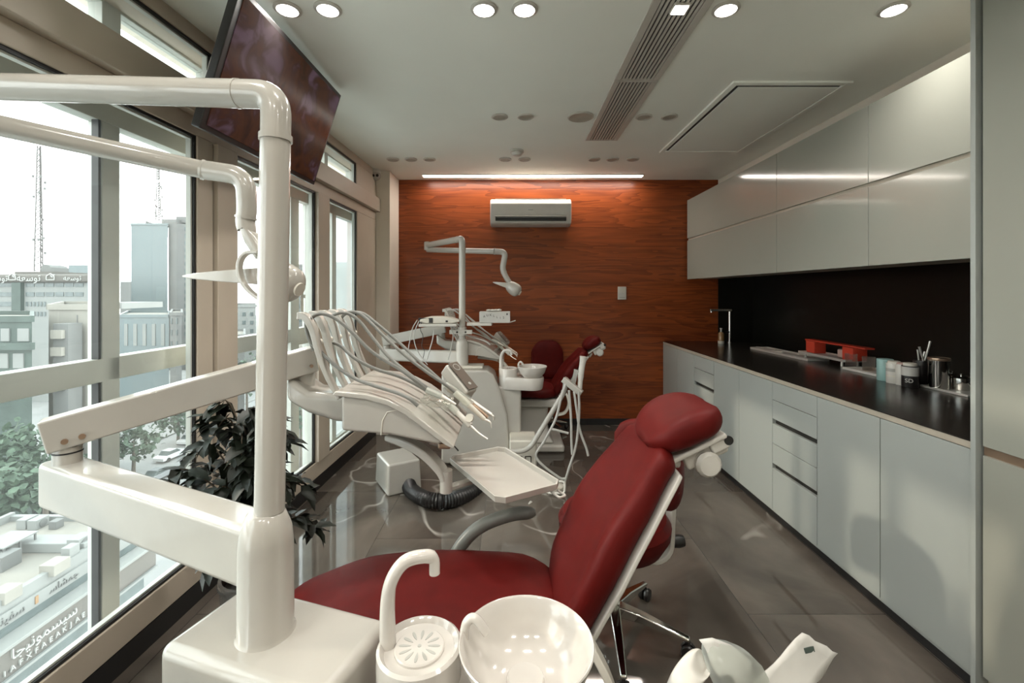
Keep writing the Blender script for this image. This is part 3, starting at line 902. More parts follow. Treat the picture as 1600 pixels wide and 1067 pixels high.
# ================================================================== dental chairs
def dental_chair(label, o, back, head, hw, name='dental_chair'):
    """o: floor point under the hinge; back: backrest centre line (x, z) from o; head: headrest line."""
    o = V(o)
    t = thing(name, label, 'dental chair', o)
    p3 = lambda x, z, y=0.0: o + V((x, y, z))
    MB().cushion([p3(.06, .50), p3(-.12, .512), p3(-.34, .522), p3(-.55, .515), p3(-.72, .47), p3(-.86, .40)], [.40, .50, .50, .46, .40, .34], [.11, .10, .095, .09, .085], end=(.16, .2), n=3.0,
                 bolster=[.0, .0, .008, .006, 0]).build('seat', 'red', t)
    bk = [p3(*q) for q in back]
    MB().cushion(bk, [.27, .37, .395, .365, .31, .25], [.065, .072, .068, .062, .058], end=(.14, .16), n=2.8, bolster=[.0, .035, .05, .032, .010], steps=34, nr=36).build('backrest', 'red', t)
    # white shell behind the padding
    P = crom(bk, 20)
    sh = []
    ws = [.26, .355, .38, .35, .30, .24]
    rings = []
    for i in range(2, 18):
        d = (P[i + 1 if i < 20 else i] - P[i - 1]).normalized(); n = d.cross(V((0, 1, 0))).normalized()
        f = i / 20 * 5; k = min(int(f), 4); w = (ws[k] * (1 - f + k) + ws[k + 1] * (f - k)) / 2 + .004
        c = P[i] - n * .036
        rings.append([c + V((0, -w, 0)) + n * .010, c + V((0, w, 0)) + n * .010, c + V((0, w, 0)) + n * -.002, c + V((0, w * .7, 0)) - n * .012, c + V((0, -w * .7, 0)) - n * .012, c + V((0, -w, 0)) + n * -.002])
    MB().loft(rings).build('back_shell', 'white2', t, bevel=.004, seg=2)
    hd = [p3(*q) for q in head]
    hb = MB().cushion(hd, [hw * .86, hw, hw * .92], [.075, .09, .075], end=(.3, .3), n=2.3, bolster=[.016, .03, .016], steps=24, nr=32).build('headrest', 'red', t)
    d = (hd[-1] - hd[0]).normalized(); n = d.cross(V((0, 1, 0))).normalized()
    m = (hd[0] + hd[-1]) / 2 - n * .044
    R = Matrix.Translation(m) @ Matrix((d, V((0, 1, 0)), d.cross(V((0, 1, 0))))).transposed().to_4x4()
    MB().obox(R, .17, hw * .7, .014).build('headrest_plate', 'white2', hb, bevel=.006)
    g = MB(); g.obox(R @ Matrix.Translation((.02, -.055, -.028)), .12, .03, .05); g.obox(R @ Matrix.Translation((.06, -.05, -.02)), .05, .07, .035)
    g.bar(R @ V((-.05, -.03, -.02)), P[17] - (P[18] - P[16]).normalized().cross(V((0, 1, 0))) * .06 + V((0, -.03, 0)), .05, .022)
    g.build('headrest_bracket', 'white2', hb, bevel=.008)
    kx = R @ V((.01, -.075, -.05))
    MB().lathe([(.012, -.03), (.03, -.026), (.034, -.01), (.03, 0), (.034, .012), (.026, .022), (.01, .024)], kx, 14, axis((0, -1, 0))).build('adjusting_knob', 'white2', hb)
    MB().cyl(R @ V((.085, -.08, -.018)), .012, .006, 18, axis((0, -1, 0))).build('pivot_pin', 'black', hb)
    # seat frame, lift column and floor plate
    MB().box(o.x - .45, o.x + .06, o.y - .16, o.y + .16, .38, .455).build('seat_frame', 'white2', t, bevel=.02)
    MB().loft([[o + V((x * a + sx, y * b_, z)) for x, y in ((-1, -1), (1, -1), (1, 1), (-1, 1))] for a, b_, z, sx in ((.30, .19, .07, -.28), (.26, .16, .12, -.28), (.17, .12, .26, -.22), (.17, .12, .385, -.2))]).build('lift_column', 'white2', t, bevel=.025)
    MB().box(o.x - .72, o.x + .1, o.y - .22, o.y + .22, .0, .07).build('floor_plate', 'white2', t, bevel=.025)
    # far armrest: a padded grey tube
    a = [p3(-.30, .45, .235), p3(-.30, .52, .25), p3(-.23, .60, .265), p3(-.12, .645, .27), p3(-.03, .655, .27)]
    MB().tube(crom(a, 26), [.022 if i < 24 else (.021, .018, .010)[i - 24] for i in range(27)], 16).build('armrest', 'armg', t)
    # hip joint: white loop at the near side that carries the backrest
    hp = [P[3] + V((.03, -.2, .02)), p3(.11, .52, -.235), p3(.13, .44, -.245), p3(.10, .36, -.23), p3(.03, .33, -.2)]
    MB().strap(crom(hp, 18), (0, 1, 0), .05, .018).build('hip_bracket', 'cream', t, bevel=.004)
    return t


dental_chair('dark red dental chair in the foreground behind the white bowl', (.11, 1.25, 0),
             [(.01, .47), (.058, .585), (.122, .71), (.198, .84), (.272, .955), (.305, .99)],
             [(.255, .985), (.32, 1.025), (.385, 1.055), (.445, 1.08)], .27)
dental_chair('dark red dental chair at the back against the wood wall', (.36, 4.12, 0),
             [(.0, .45), (.055, .54), (.13, .64), (.215, .75), (.285, .84), (.32, .875)],
             [(.30, .885), (.35, .925), (.40, .955), (.445, .98)], .25)


# ================================================================== stools
def stool(label, c, back_dir):
    c = V(c)
    t = thing('doctor_stool', label, 'stool', c)
    MB().lathe([(.05, .345), (.13, .35), (.19, .385), (.222, .44), (.225, .475), (.205, .505), (.15, .522), (.05, .515)], c, 36).build('seat', 'red', t)
    s = MB().lathe([(.026, .12), (.026, .30), (.018, .30), (.018, .35)], c, 18).build('gas_column', 'chrome', t)
    hub = MB().lathe([(.035, .075), (.04, .085), (.04, .12), (.028, .135)], c, 24).build('hub', 'chrome', t)
    for i in range(5):
        a = math.radians(-24 + 72 * i); d = V((math.cos(a), math.sin(a), 0))
        MB().strap([c + d * .02 + V((0, 0, .115)), c + d * .12 + V((0, 0, .105)), c + d * .29 + V((0, 0, .072))], d.cross(V((0, 0, 1))), [.045, .036, .024], [.045, .034, .016]).build('leg', 'chrome', t, bevel=.006)
        p = c + d * .285
        w = MB(); nn = d.cross(V((0, 0, 1)))
        for k in (-1, 1): w.lathe([(.008, -.009), (.025, -.008), (.028, 0), (.025, .008), (.008, .009)], p + nn * .013 * k + V((0, 0, .028)), 18, axis(nn))
        w.cyl(p + V((0, 0, .03)), .007, .04, 10)
        w.build('caster', 'tvblack', t)
    bd = V(back_dir).normalized(); sd = V((0, 0, 1)).cross(bd)
    MB().strap(crom([c + bd * .05 + V((0, 0, .335)), c + bd * .17 + V((0, 0, .30)), c + bd * .232 + V((0, 0, .34)), c + bd * .242 + V((0, 0, .45)), c + bd * .25 + V((0, 0, .64))], 16), sd, .055, .02).build('back_post', 'white2', t, bevel=.005)
    arc = [c + bd * .235 * math.cos(a) * 1.0 + sd * .24 * math.sin(a) + V((0, 0, .71)) for a in [math.radians(x) for x in (-70, -45, -20, 0, 20, 45, 70)]]
    MB().cushion(arc, .25, .07, side=(0, 0, 1), end=(.2, .2), n=2.6, steps=24).build('backrest', 'red', t)
    MB().lathe([(.01, -.03), (.024, -.026), (.026, 0), (.022, .022), (.008, .026)], c + bd * .275 + V((0, 0, .37)), 14, axis(bd)).build('adjusting_knob', 'tvblack', t)
    return t


stool('red doctor stool on a chrome star base behind the foreground chair', (.415, 1.83, 0), (1, .1, 0))
stool('dark red doctor stool with a rounded back against the wood wall', (.28, 4.60 - .18, 0), (.1, -1, 0)) if False else None
c = V((.40, 4.55, 0))
t = thing('doctor_stool', 'dark red stool with tall rounded backrest beyond the far dental chair', 'stool', c)
MB().lathe([(.04, .43), (.13, .435), (.155, .46), (.145, .50), (.05, .51)], c, 32).build('seat', 'red', t)
MB().lathe([(.022, .1), (.022, .43)], c, 16).build('gas_column', 'chrome', t)
for i in range(5):
    a = math.radians(-60 + 72 * i); d = V((math.cos(a), math.sin(a), 0))
    MB().strap([c + d * .0 + V((0, 0, .11)), c + d * .165 + V((0, 0, .07))], d.cross(V((0, 0, 1))), [.04, .024], [.03, .014]).build('leg', 'chrome', t, bevel=.004)
    MB().ell(c + d * .16 + V((0, 0, .027)), (.022, .022, .027), nu=14, nv=8).build('caster', 'tvblack', t)
MB().cushion([c + V((-.03, .13, .50)), c + V((-.03, .145, .62)), c + V((-.03, .15, .76)), c + V((-.03, .15, .90))], [.28, .34, .34, .30], .07, side=(1, 0, 0), end=(.2, .35), n=2.4).build('backrest', 'red', t)
MB().strap([c + V((0, .05, .44)), c + V((0, .16, .44)), c + V((0, .185, .60))], (1, 0, 0), .05, .014).build('back_post', 'white2', t)


# ================================================================== unit cabinets with spittoon
def goose(c, h, r, out, k=1.0, tip=.03):
    """Swan-necked spout rising h at c and bending towards out."""
    c = V(c); u = V(out).normalized()
    pts = [c, c + V((0, 0, h * .55)), c + V((0, 0, h * .8)) + u * .008, c + V((0, 0, h * .97)) + u * .03 * k, c + V((0, 0, h)) + u * .06 * k, c + V((0, 0, h * .95)) + u * .085 * k, c + V((0, 0, h * .95 - tip)) + u * .088 * k]
    return crom(pts, 30)


def spittoon(t, g, bw, tube_out):
    """Cup-filler platform at g, bowl whose rim centre is bw; both belong to unit t."""
    g, bw = V(g), V(bw)
    base = MB()
    d = V((bw.x - g.x, bw.y - g.y, 0)); L = d.length; d.normalize(); s = V((-d.y, d.x, 0))
    r0, r1 = .078, .098

    def outline(z, k0, k1):
        out = []
        for i in range(25):
            a = PI / 2 + PI * i / 24
            out.append(V((g.x, g.y, z)) + d * math.cos(a) * r0 * k0 + s * math.sin(a) * r0 * k0)
        for i in range(25):
            a = -PI / 2 + PI * i / 24
            out.append(V((bw.x, bw.y, z)) + d * math.cos(a) * r1 * k1 + s * math.sin(a) * r1 * k1)
        return out
    zt = bw.z - .085
    b = MB().loft([outline(g.z - .16, .9, .8), outline(g.z - .15, .96, .88), outline(zt - .012, 1, .98), outline(zt, .98, .95)])
    sb = b.build('spittoon_base', 'ceramic', t)
    pl = MB().lathe([(.076, -.10), (.0785, -.02), (.0775, .002), (.072, .006), (.068, .002), (.064, -.004), (.001, -.005)], g, 44).build('cup_platform', 'ceramic', t)
    # slotted drain plate
    gp = MB().lathe([(.046, -.006), (.046, -.0005), (.044, .0012), (.001, .0012)], g, 40).build('drain_grate', 'ceramic', pl)
    q = MB()
    for i in range(12):
        a = 2 * PI * i / 12; dd = V((math.cos(a), math.sin(a), 0)); nn = V((-dd.y, dd.x, 0))
        ring = []
        for k in range(10):
            b_ = 2 * PI * k / 10
            u = .027 + .0115 * math.cos(b_); w = (.0028 + .0012 * math.cos(b_)) * math.sin(b_)
            ring.append((u, w))
        q.prism(ring, Matrix.Translation(g + V((0, 0, .0005))) @ Matrix((dd, nn, V((0, 0, 1)))).transposed().to_4x4(), .0012)
    q.cyl(g + V((0, 0, .0005)), .0035, .0013, 12)
    q.build('drain_slot', 'grey', pl)
    bowl = MB().lathe([(.001, -.098), (.045, -.096), (.075, -.085), (.103, -.05), (.117, -.012), (.121, -.001), (.1195, .0015), (.116, -.001), (.108, -.025), (.092, -.055), (.066, -.078), (.03, -.086), (.001, -.087)], bw, 64).build('spittoon_bowl', 'ceramic', t)
    MB().lathe([(.034, -.088), (.034, -.064), (.031, -.060), (.001, -.0595)], bw + V((-.002, -.005, 0)), 36).build('drain_cap', 'ceramic', bowl)
    MB().tube(goose(g - d * .062 + V((0, 0, -.01)), .16, .0105, tube_out), [.0125 + .003 * (i < 8) * (1 - i / 8) - .002 * (i > 24) for i in range(31)], 18).build('cup_filler_spout', 'ceramic', t)
    p = g + d * .083 + s * .012 + V((0, 0, -.02))
    sp = crom([p, p + V((0, 0, .05)), p + V((0, 0, .07)) + d * .008, p + V((0, 0, .073)) + d * .022, p + V((0, 0, .05)) + d * .042], 16)
    MB().tube(sp, .0085, 14).build('bowl_spout', 'ceramic', t)


# near unit
R18 = Matrix.Rotation(math.radians(-18), 4, 'Z')
base = V((-.47, .905, 0))
t1 = thing('dental_unit', 'white dental unit box with bowl and cup filler in the foreground', 'dental unit', base)
b = MB().obox(Matrix.Translation(base + V((0, -.005, .40))) @ R18, .385, .205, .64)
b.build('cabinet', 'white', t1, bevel=.022, seg=4)
MB().obox(Matrix.Translation(base + V((0.0, 0, .045))) @ R18, .36, .18, .09).build('plinth', 'white2', t1, bevel=.01)
MB().box(-.285, .10, .70, .89, 0.02, .575).build('side_cabinet', 'white', t1, bevel=.03)
cb = V((-.494, .90, .712))
MB().lathe([(.062, 0), (.056, .006), (.0515, .016), (.0505, .19), (.047, .215), (.036, .245), (.031, .25)], cb, 40).build('column', 'white', t1)
spittoon(t1, (-.172, .833, .742), (.026, .805, .775), (.85, .3, 0))

# far unit
base2 = V((-.30, 3.72, 0))
t2 = thing('dental_unit', 'white dental unit with rounded flank and bowl at the far end', 'dental unit', base2)
prof = [(-.57, .02), (-.57, .74), (-.52, .775), (-.20, .775), (-.15, .74), (-.09, .60), (-.04, .42), (-.02, .2), (-.02, .02)]
MB().prism([(x, z) for x, z in prof], Matrix(((1, 0, 0, 0), (0, 0, 1, 3.60), (0, 1, 0, 0), (0, 0, 0, 1))), .26).build('cabinet', 'white', t2, bevel=.02)
MB().box(-.12, .075, 3.63, 3.86, .02, .64).build('side_cabinet', 'white', t2, bevel=.02)
MB().box(-.50, -.24, 3.66, 3.84, .775, .795).build('top_plate', 'cream', t2, bevel=.006)
cb2 = V((-.418, 3.757, .775))
MB().lathe([(.062, 0), (.058, .008), (.052, .02), (.052, .19), (.046, .212), (.036, .234), (.031, .238)], cb2, 32).build('column', 'white', t2)
spittoon(t2, (-.03, 3.69, .775), (.165, 3.65, .80), (.75, -.2, 0))


# ================================================================== operating lamps
def lamp_head(t, c, wing, nose, loop, s=1.0):
    """c joint centre, wing: far end of the flat shield, nose: end of the round cap."""
    c, wing, nose = V(c), V(wing), V(nose)
    d = (nose - c).normalized()
    h = MB()
    P = [c - d * .03 * s, c, c + (nose - c) * .45, c + (nose - c) * .8, nose, nose + d * .012 * s]
    h.tube(crom(P, 20), [k * s for k in [.028, .034, .040, .045, .049, .052, .054, .056, .057, .057, .056, .055, .053, .050, .046, .042, .036, .031, .025, .016, .004]], 24)
    hd = h.build('lamp_head', 'white', t)
    MB().cyl(nose - d * .004 * s, .02 * s, .018 * s, 20, axis(d)).build('cap', 'cream', hd)
    w = (wing - c); n = V((0, 1, 0))
    MB().strap(crom([c + w * .02, c + w * .3, c + w * .65, c + w], 12), n, [.05 * s, .055 * s, .06 * s, .064 * s, .068 * s, .07 * s, .072 * s, .073 * s, .072 * s, .07 * s, .064 * s, .05 * s, .03 * s],
               [.05 * s, .048 * s, .046 * s, .043 * s, .04 * s, .037 * s, .033 * s, .03 * s, .025 * s, .021 * s, .017 * s, .011 * s, .005 * s]).build('reflector', 'white', hd, bevel=.004)
    if loop:
        MB().strap(crom([V(p) for p in loop], 24), (0, 1, 0), .022, .009).build('handle', 'white', hd, bevel=.002)


def lamp(label, pole_foot, pole_top, a1, a2, elbow, head):
    t = thing('operating_lamp', label, 'lamp', pole_foot)
    R = .028
    pole_foot, pole_top, a1, a2 = V(pole_foot), V(pole_top), V(a1), V(a2)
    d1 = (a1 - pole_top).normalized()
    up = (pole_top - pole_foot).normalized()
    pz = pole_top - up * .085
    MB().tube([pole_foot, pz], R, 24).build('pole', 'white', t)
    MB().tube(fillet([pz, pole_top, pole_top + d1 * .085], .075, 10), R, 24).build('elbow', 'white', t)
    rg = MB()
    rg.tube([pz - up * .008, pz + up * .004], R + .003, 24)
    rg.build('joint_ring', 'white', t)
    MB().tube([pole_top + d1 * .079, pole_top + d1 * .086], R + .0012, 24).build('joint_ring', 'white', t)
    MB().tube([pole_top + d1 * .085, a1], R, 24).build('upper_arm', 'white', t)
    MB().lathe([(.024, -.05), (.033, -.045), (.033, .03), (.024, .034)], a1, 24).build('hinge', 'white', t)
    s0 = V((a1.x, a1.y, a2.z + (a1.z - .06 - a2.z))) if False else a1 + V((0, 0, -.045))
    d2 = (a2 - s0).normalized()
    MB().tube([s0, a2 - d2 * .02], .0255, 22).build('spring_arm', 'white', t)
    MB().tube([a2 - d2 * .024, a2 - d2 * .016], .0295, 22).build('joint_ring', 'white', t)
    e = [a2 - d2 * .02] + [V(p) for p in elbow]
    P = crom(fillet(e, .05, 6), 36)
    n = len(P)
    MB().tube(P, [.0275 - .003 * i / n for i in range(n)], 20).build('lamp_arm', 'white', t)
    k = P[int(n * .62)]; kd = (P[int(n * .62) + 1] - k).normalized()
    MB().tube([k, k + kd * .006], .0285, 20).build('joint_ring', 'white', t)
    lamp_head(t, *head)
    return t


Yl = 1.30
lamp('large white operating lamp on its pole in the foreground',
     V((-.487, .90, .962)), V((-.4735, .90, 1.797)), V((-1.375, 1.005, 1.868)), at(330, 268, 1.30),
     [at(384, 275, 1.30), at(386, 330, 1.30), at(382, 352, 1.30), at(412, 398, 1.31)],
     (at(424, 432, 1.32), at(290, 432, 1.34), at(463, 450, 1.30), [at(405, 394, 1.27), at(385, 396, 1.27), at(375, 410, 1.27), at(376, 432, 1.27), at(388, 452, 1.27), at(410, 470, 1.27)]))
lamp('small white operating lamp standing before the wood wall',
     V((-.418, 3.757, 1.01)), V((-.418, 3.757, 1.852)), at(668, 383, 4.36), at(776, 393, 4.0),
     [at(790, 394, 4.0), at(785, 420, 4.0), at(790, 432, 4.0), at(799, 446, 4.0)],
     (at(797, 447, 4.0), at(770, 441, 4.02), at(811, 457, 3.98), None, 1.05))


# ================================================================== instrument delivery tables
def delivery(label, T, arm, hose_m, wide=1.0):
    """Instrument table in the near unit's coordinates, moved by T. arm: points of the carrying arm."""
    T = V(T)
    p = lambda px, py, y: at(px, py, y) + T
    t = thing('delivery_table', label, 'instrument table', V((-.40, 1.65, .93)) + T)
    mxz = lambda y: Matrix(((1, 0, 0, T.x), (0, 0, 1, y + T.y), (0, 1, 0, T.z), (0, 0, 0, 1)))
    side = [(-.555, .950), (-.555, 1.068), (-.47, 1.058), (-.402, 1.040), (-.345, 1.012), (-.29, .972), (-.245, .934), (-.218, .912), (-.24, .905), (-.40, .937)]
    bd = MB().prism(side, mxz(1.455), .39).build('body', 'white', t, bevel=.012)
    seam = [(-.425, .9375), (-.42, .985), (-.405, 1.012), (-.375, 1.018), (-.33, 1.0)]
    MB().tube([V((x, 1.4545, z)) + T for x, z in seam], .0022, 6).build('seam', 'cream', bd)
    tp = [(-.58, 1.068), (-.57, 1.082), (-.47, 1.073), (-.40, 1.054), (-.335, 1.022), (-.28, .982), (-.215, .930), (-.185, .905), (-.19, .896), (-.215, .908), (-.29, .965), (-.345, 1.006), (-.402, 1.036), (-.47, 1.055)]
    MB().prism(tp, mxz(1.44), .42).build('top_cover', 'white', t, bevel=.004, seg=2)
    MB().box(-.245 + T.x, -.20 + T.x, 1.47 + T.y, 1.83 + T.y, .884 + T.z, .906 + T.z).build('front_edge', 'bronze', t, bevel=.008)
    MB().loft([[V((x, y, z)) + T for y, z in ((1.53, z0), (1.68, z0), (1.68, z1), (1.53, z1))] for x, z0, z1 in ((-.775, 1.03, 1.115), (-.70, .985, 1.06), (-.60, .955, 1.05), (-.55, .952, 1.06))]).build('neck', 'white', t, bevel=.022)
    MB().lathe([(.030, -.02), (.034, 0), (.034, .035), (.029, .05), (.029, .085)], V((-.742, 1.605, 1.075)) + T, 26).build('swivel_hub', 'white', t)
    # five curved whip arms carry the hoses over the table
    for i in range(5):
        y = 1.50 + .085 * i
        P = crom([V((-.575, y, 1.045)) + T, V((-.615, y, 1.12)) + T, V((-.645, y, 1.20)) + T, V((-.665, y, 1.275)) + T, V((-.69, y, 1.318)) + T, V((-.715, y, 1.322)) + T], 22)
        MB().strap(P, (0, 1, 0), .030, [.014 + .012 * k / 22 for k in range(23)]).build('whip_arm', 'white', t, bevel=.004)
        MB().cyl(V((-.655, y + .014, 1.232)) + T, .011, .016, 14, axis((0, 1, 0))).build('pulley', 'cream', t)
    H_ = [
        [(486, 496, 1.5), (478, 506, 1.5), (484, 532, 1.5), (499, 548, 1.5), (523, 570, 1.49), (552, 590, 1.48), (586, 603, 1.47), (621, 614, 1.46), (640, 623, 1.45), (653, 634, 1.45)],
        [(490, 548, 1.53), (482, 520, 1.53), (486, 499, 1.53), (497, 491, 1.53), (512, 492, 1.53), (532, 503, 1.53), (553, 522, 1.53), (577, 546, 1.53), (600, 562, 1.53), (628, 579, 1.53), (648, 594, 1.53), (666, 609, 1.54)],
        [(520, 535, 1.6), (533, 541, 1.6), (555, 560, 1.58), (586, 576, 1.58), (621, 587, 1.58), (645, 598, 1.58), (668, 611, 1.58)],
        [(523, 530, 1.67), (515, 506, 1.67), (522, 492, 1.67), (540, 489, 1.67), (560, 500, 1.67), (582, 527, 1.66), (606, 556, 1.64), (634, 580, 1.62), (660, 600, 1.61), (694, 624, 1.6)],
        [(537, 526, 1.755), (531, 504, 1.755), (540, 490, 1.755), (557, 488, 1.755), (575, 500, 1.75), (603, 528, 1.73), (634, 556, 1.71), (668, 582, 1.69), (696, 601, 1.68), (711, 613, 1.68)],
        [(549, 523, 1.84), (543, 502, 1.84), (552, 489, 1.84), (568, 490, 1.84), (587, 504, 1.83), (620, 532, 1.82), (650, 560, 1.80), (676, 583, 1.78), (696, 601, 1.77)]]
    for hh in H_:
        MB().tube(crom([p(*q) for q in hh], 48), .0062 * wide, 12).build('hose', hose_m, t)
    # handpieces: light sleeve, metal neck, fine tip
    hp = [([(666, 609, 1.54), (690, 619, 1.54), (712, 632, 1.54)], [.009, .008, .0045], 'steel', None),
          ([(694, 624, 1.6), (714, 644, 1.58), (735, 665, 1.56)], [.010, .009, .011], 'white2', [(735, 665, 1.56), (748, 677, 1.55), (762, 686, 1.54)]),
          ([(711, 613, 1.68), (733, 633, 1.67), (757, 655, 1.66)], [.011, .010, .008], 'cream', [(757, 655, 1.66), (766, 660, 1.655), (768, 669, 1.65)]),
          ([(696, 601, 1.77), (735, 626, 1.75), (768, 648, 1.73)], [.012, .010, .007], 'steel', [(764, 646, 1.735), (771, 651, 1.73), (771, 657, 1.73)]),
          ([(700, 606, 1.72), (738, 632, 1.71), (762, 652, 1.70)], [.011, .009, .007], 'bronze', [(758, 648, 1.70), (764, 656, 1.70), (766, 661, 1.70)])]
    for pts, rs, m_, tip in hp:
        a = MB().tube([p(*q) for q in pts], [r_ * wide for r_ in rs], 14).build('handpiece', m_, t)
        sl = [p(*pts[0]).lerp(p(*pts[1]), k) for k in (0, .5, 1)]
        MB().tube(sl, (rs[0] + .002) * wide, 14).build('sleeve', 'film', a)
        if tip: MB().tube(crom([p(*q) for q in tip], 10), [.0055 * wide - .0003 * i for i in range(11)], 8).build('tip', 'steel', a)
    MB().cyl(p(735, 653, 1.56), .014, .012, 18, axis((-.3, -1, .3))).build('rest_pin', 'cream', t)
    # upright keypad at the far front corner
    c = p(722, 588, 1.80)
    d = (p(745, 613, 1.76) - p(702, 560, 1.84)).normalized(); n = V((.80, -.55, .28)); n = (n - d * n.dot(d)).normalized(); s = n.cross(d)
    K = Matrix.Translation(c) @ Matrix((d, s, n)).transposed().to_4x4()
    kp = MB().obox(K @ Matrix.Translation((0, 0, -.028)), .150, .062, .052).build('keypad_housing', 'white2', t, bevel=.008)
    MB().obox(K @ Matrix.Translation((0, 0, .006)), .142, .054, .003).build('keypad', 'panelb', kp)
    q = MB(); q.lathe([(.014, 0), (.017, 0), (.017, .0015), (.014, .0015)], K @ V((-.045, 0, .0075)), 20, K.to_3x3().to_4x4(), caps=False)
    q.cyl(K @ V((.045, 0, .0075)), .007, .0012, 12, K.to_3x3().to_4x4())
    q.build('button', 'grey', kp)
    MB().strap([c - n * .03 + V((0, 0, -.03)), c - n * .05 + V((-.03, .02, -.12))], s, .05, .02).build('keypad_stem', 'white2', t)
    # plastic wrap lying over the front of the cover
    rings = []
    for i in range(9):
        row = []
        for j in range(7):
            a = p(653, 634, 1.46).lerp(p(700, 646, 1.46), i / 8) + V((0, .16 * j / 6, 0))
            row.append(a + V((0, 0, .006 + .010 * random.random())))
        rings.append(row)
    bw = MB()
    bw.loft(rings, caps=False, closed=False); wr = bw.build('plastic_wrap', 'clear', t, flat=True)
    so = wr.modifiers.new('thickness', 'SOLIDIFY'); so.thickness = .0008
    # carrying arm
    for nm, a, b_, w, h in arm:
        MB().bar(a, b_, w, h).build(nm, 'white', t, bevel=.016 if nm == 'lower_arm' else .006)
    return t


e1 = V((-1.205, 1.215, .885))
d1 = delivery('white instrument table with grey hoses in front of the windows', (0, 0, 0),
              [('lower_arm', V((-.50, .912, .872)), e1 + V((-.06, .03, -.005)), .085, .125), ('upper_arm', e1 + V((-.03, -.035, .135)), V((-.705, 1.60, 1.166)), .06, .088)], 'hose')
MB().lathe([(.031, .05), (.031, .10)], e1, 24).build('elbow_pin', 'white', d1)
MB().cyl(e1 + V((0, 0, .083)), .0322, .004, 24).build('elbow_ring', 'black', d1)
q = MB()
for s_ in (.06, .105):
    c = (e1 + V((-.03, -.035, .135))).lerp(V((-.705, 1.60, 1.166)), s_ * 1.1)
    q.cyl(c + V((.022, -.028, -.022)), .0075, .004, 14, axis((.62, -.78, 0)))
q.cyl(V((-.7165, 1.585, 1.150)) + V((.02, -.03, -.005)), .006, .004, 14, axis((.62, -.78, 0)))
q.build('screw', 'bronze', d1)
# tray arm under the table, and the tray itself
P = crom([at(606, 682, 1.60), at(632, 690, 1.58), at(662, 706, 1.56), at(688, 732, 1.55), at(698, 752, 1.55)], 20)
MB().strap(P, (.45, .9, 0), .045, [.022 + .01 * math.sin(PI * i / 20) for i in range(21)]).build('tray_arm', 'white', d1, bevel=.008)
MB().cyl(at(697, 768, 1.55), .022, .075, 20).build('tray_pivot', 'white', d1)
MB().bar(at(697, 763, 1.55), at(740, 750, 1.62), .03, .014).build('tray_support', 'white', d1, bevel=.003)
MB().tube(crom([at(703, 682, 1.5), at(706, 692, 1.5), at(716, 704, 1.52)], 10), .0025, 8).build('cable', 'tvblack', d1)

cen = V((-.038, 1.57, .772)); da = V((.20, -.345, 0)).normalized(); db = V((0, 0, 1)).cross(da)
Rt = Matrix.Translation(cen) @ Matrix((da, db, V((0, 0, 1)))).transposed().to_4x4()


def rrect(l, w, ch):
    return [(-l / 2 + ch, -w / 2), (l / 2 - ch, -w / 2), (l / 2, -w / 2 + ch), (l / 2, w / 2 - ch), (l / 2 - ch, w / 2), (-l / 2 + ch, w / 2), (-l / 2, w / 2 - ch), (-l / 2, -w / 2 + ch)]


t = thing('instrument_tray', 'empty white tray with raised rim beside the foreground chair', 'tray', cen)
b = MB()
L_, Wd = .405, .24
rings = [[Rt @ V((x, y, z)) for x, y in rrect(L_ - i, Wd - i, c_)] for i, z, c_ in ((.03, -.012, .022), (.004, -.008, .024), (0, .012, .025), (.006, .013, .024), (.012, .011, .023), (.022, -.004, .02))]
b.loft(rings); b.build('tray', 'white', t, bevel=.002, seg=2)
cl = MB(); cl.tube(fillet([Rt @ V((.19, .08, -.015)), Rt @ V((.235, .08, -.016)), Rt @ V((.235, .105, -.016)), Rt @ V((.19, .105, -.015))], .008), .004, 10)
cl.build('tray_handle', 'white', t)

T2 = V((.12, 2.33, -.075))
e2 = V((-1.10, 3.93, .86))
d2 = delivery('white instrument table of the far unit before the wood wall', T2,
              [('lower_arm', V((-.43, 3.765, .858)), e2 + V((-.05, .0, 0)), .08, .105), ('upper_arm', e2 + V((-.03, -.01, .115)), V((-.705, 1.60, 1.166)) + T2, .055, .085)], 'hose2')
MB().lathe([(.03, .04), (.03, .09)], e2, 20).build('elbow_pin', 'white', d2)
P = crom([V((-.42, 1.66, .90)) + T2, V((-.25, 1.60, .885)) + T2, V((-.17, 1.56, .83)) + T2, V((-.16, 1.55, .75)) + T2], 16)
MB().strap(P, (.3, .95, 0), .045, .024).build('tray_arm', 'cream', d2, bevel=.008)
c = P[-1]
t = thing('instrument_tray', 'small white tray partly behind the far bowl and its spout', 'tray', c + V((.12, .12, -.012)))
MB().box(c.x - .04, c.x + .26, c.y - .02, c.y + .20, c.z - .016, c.z - .006).build('base', 'white', t, bevel=.003)
q = MB(); q.box(c.x - .04, c.x + .26, c.y - .02, c.y - .015, c.z - .006, c.z + .008); q.box(c.x - .04, c.x + .26, c.y + .195, c.y + .20, c.z - .006, c.z + .008); q.box(c.x - .04, c.x - .035, c.y - .015, c.y + .195, c.z - .006, c.z + .008)
q.build('rim', 'white', t)

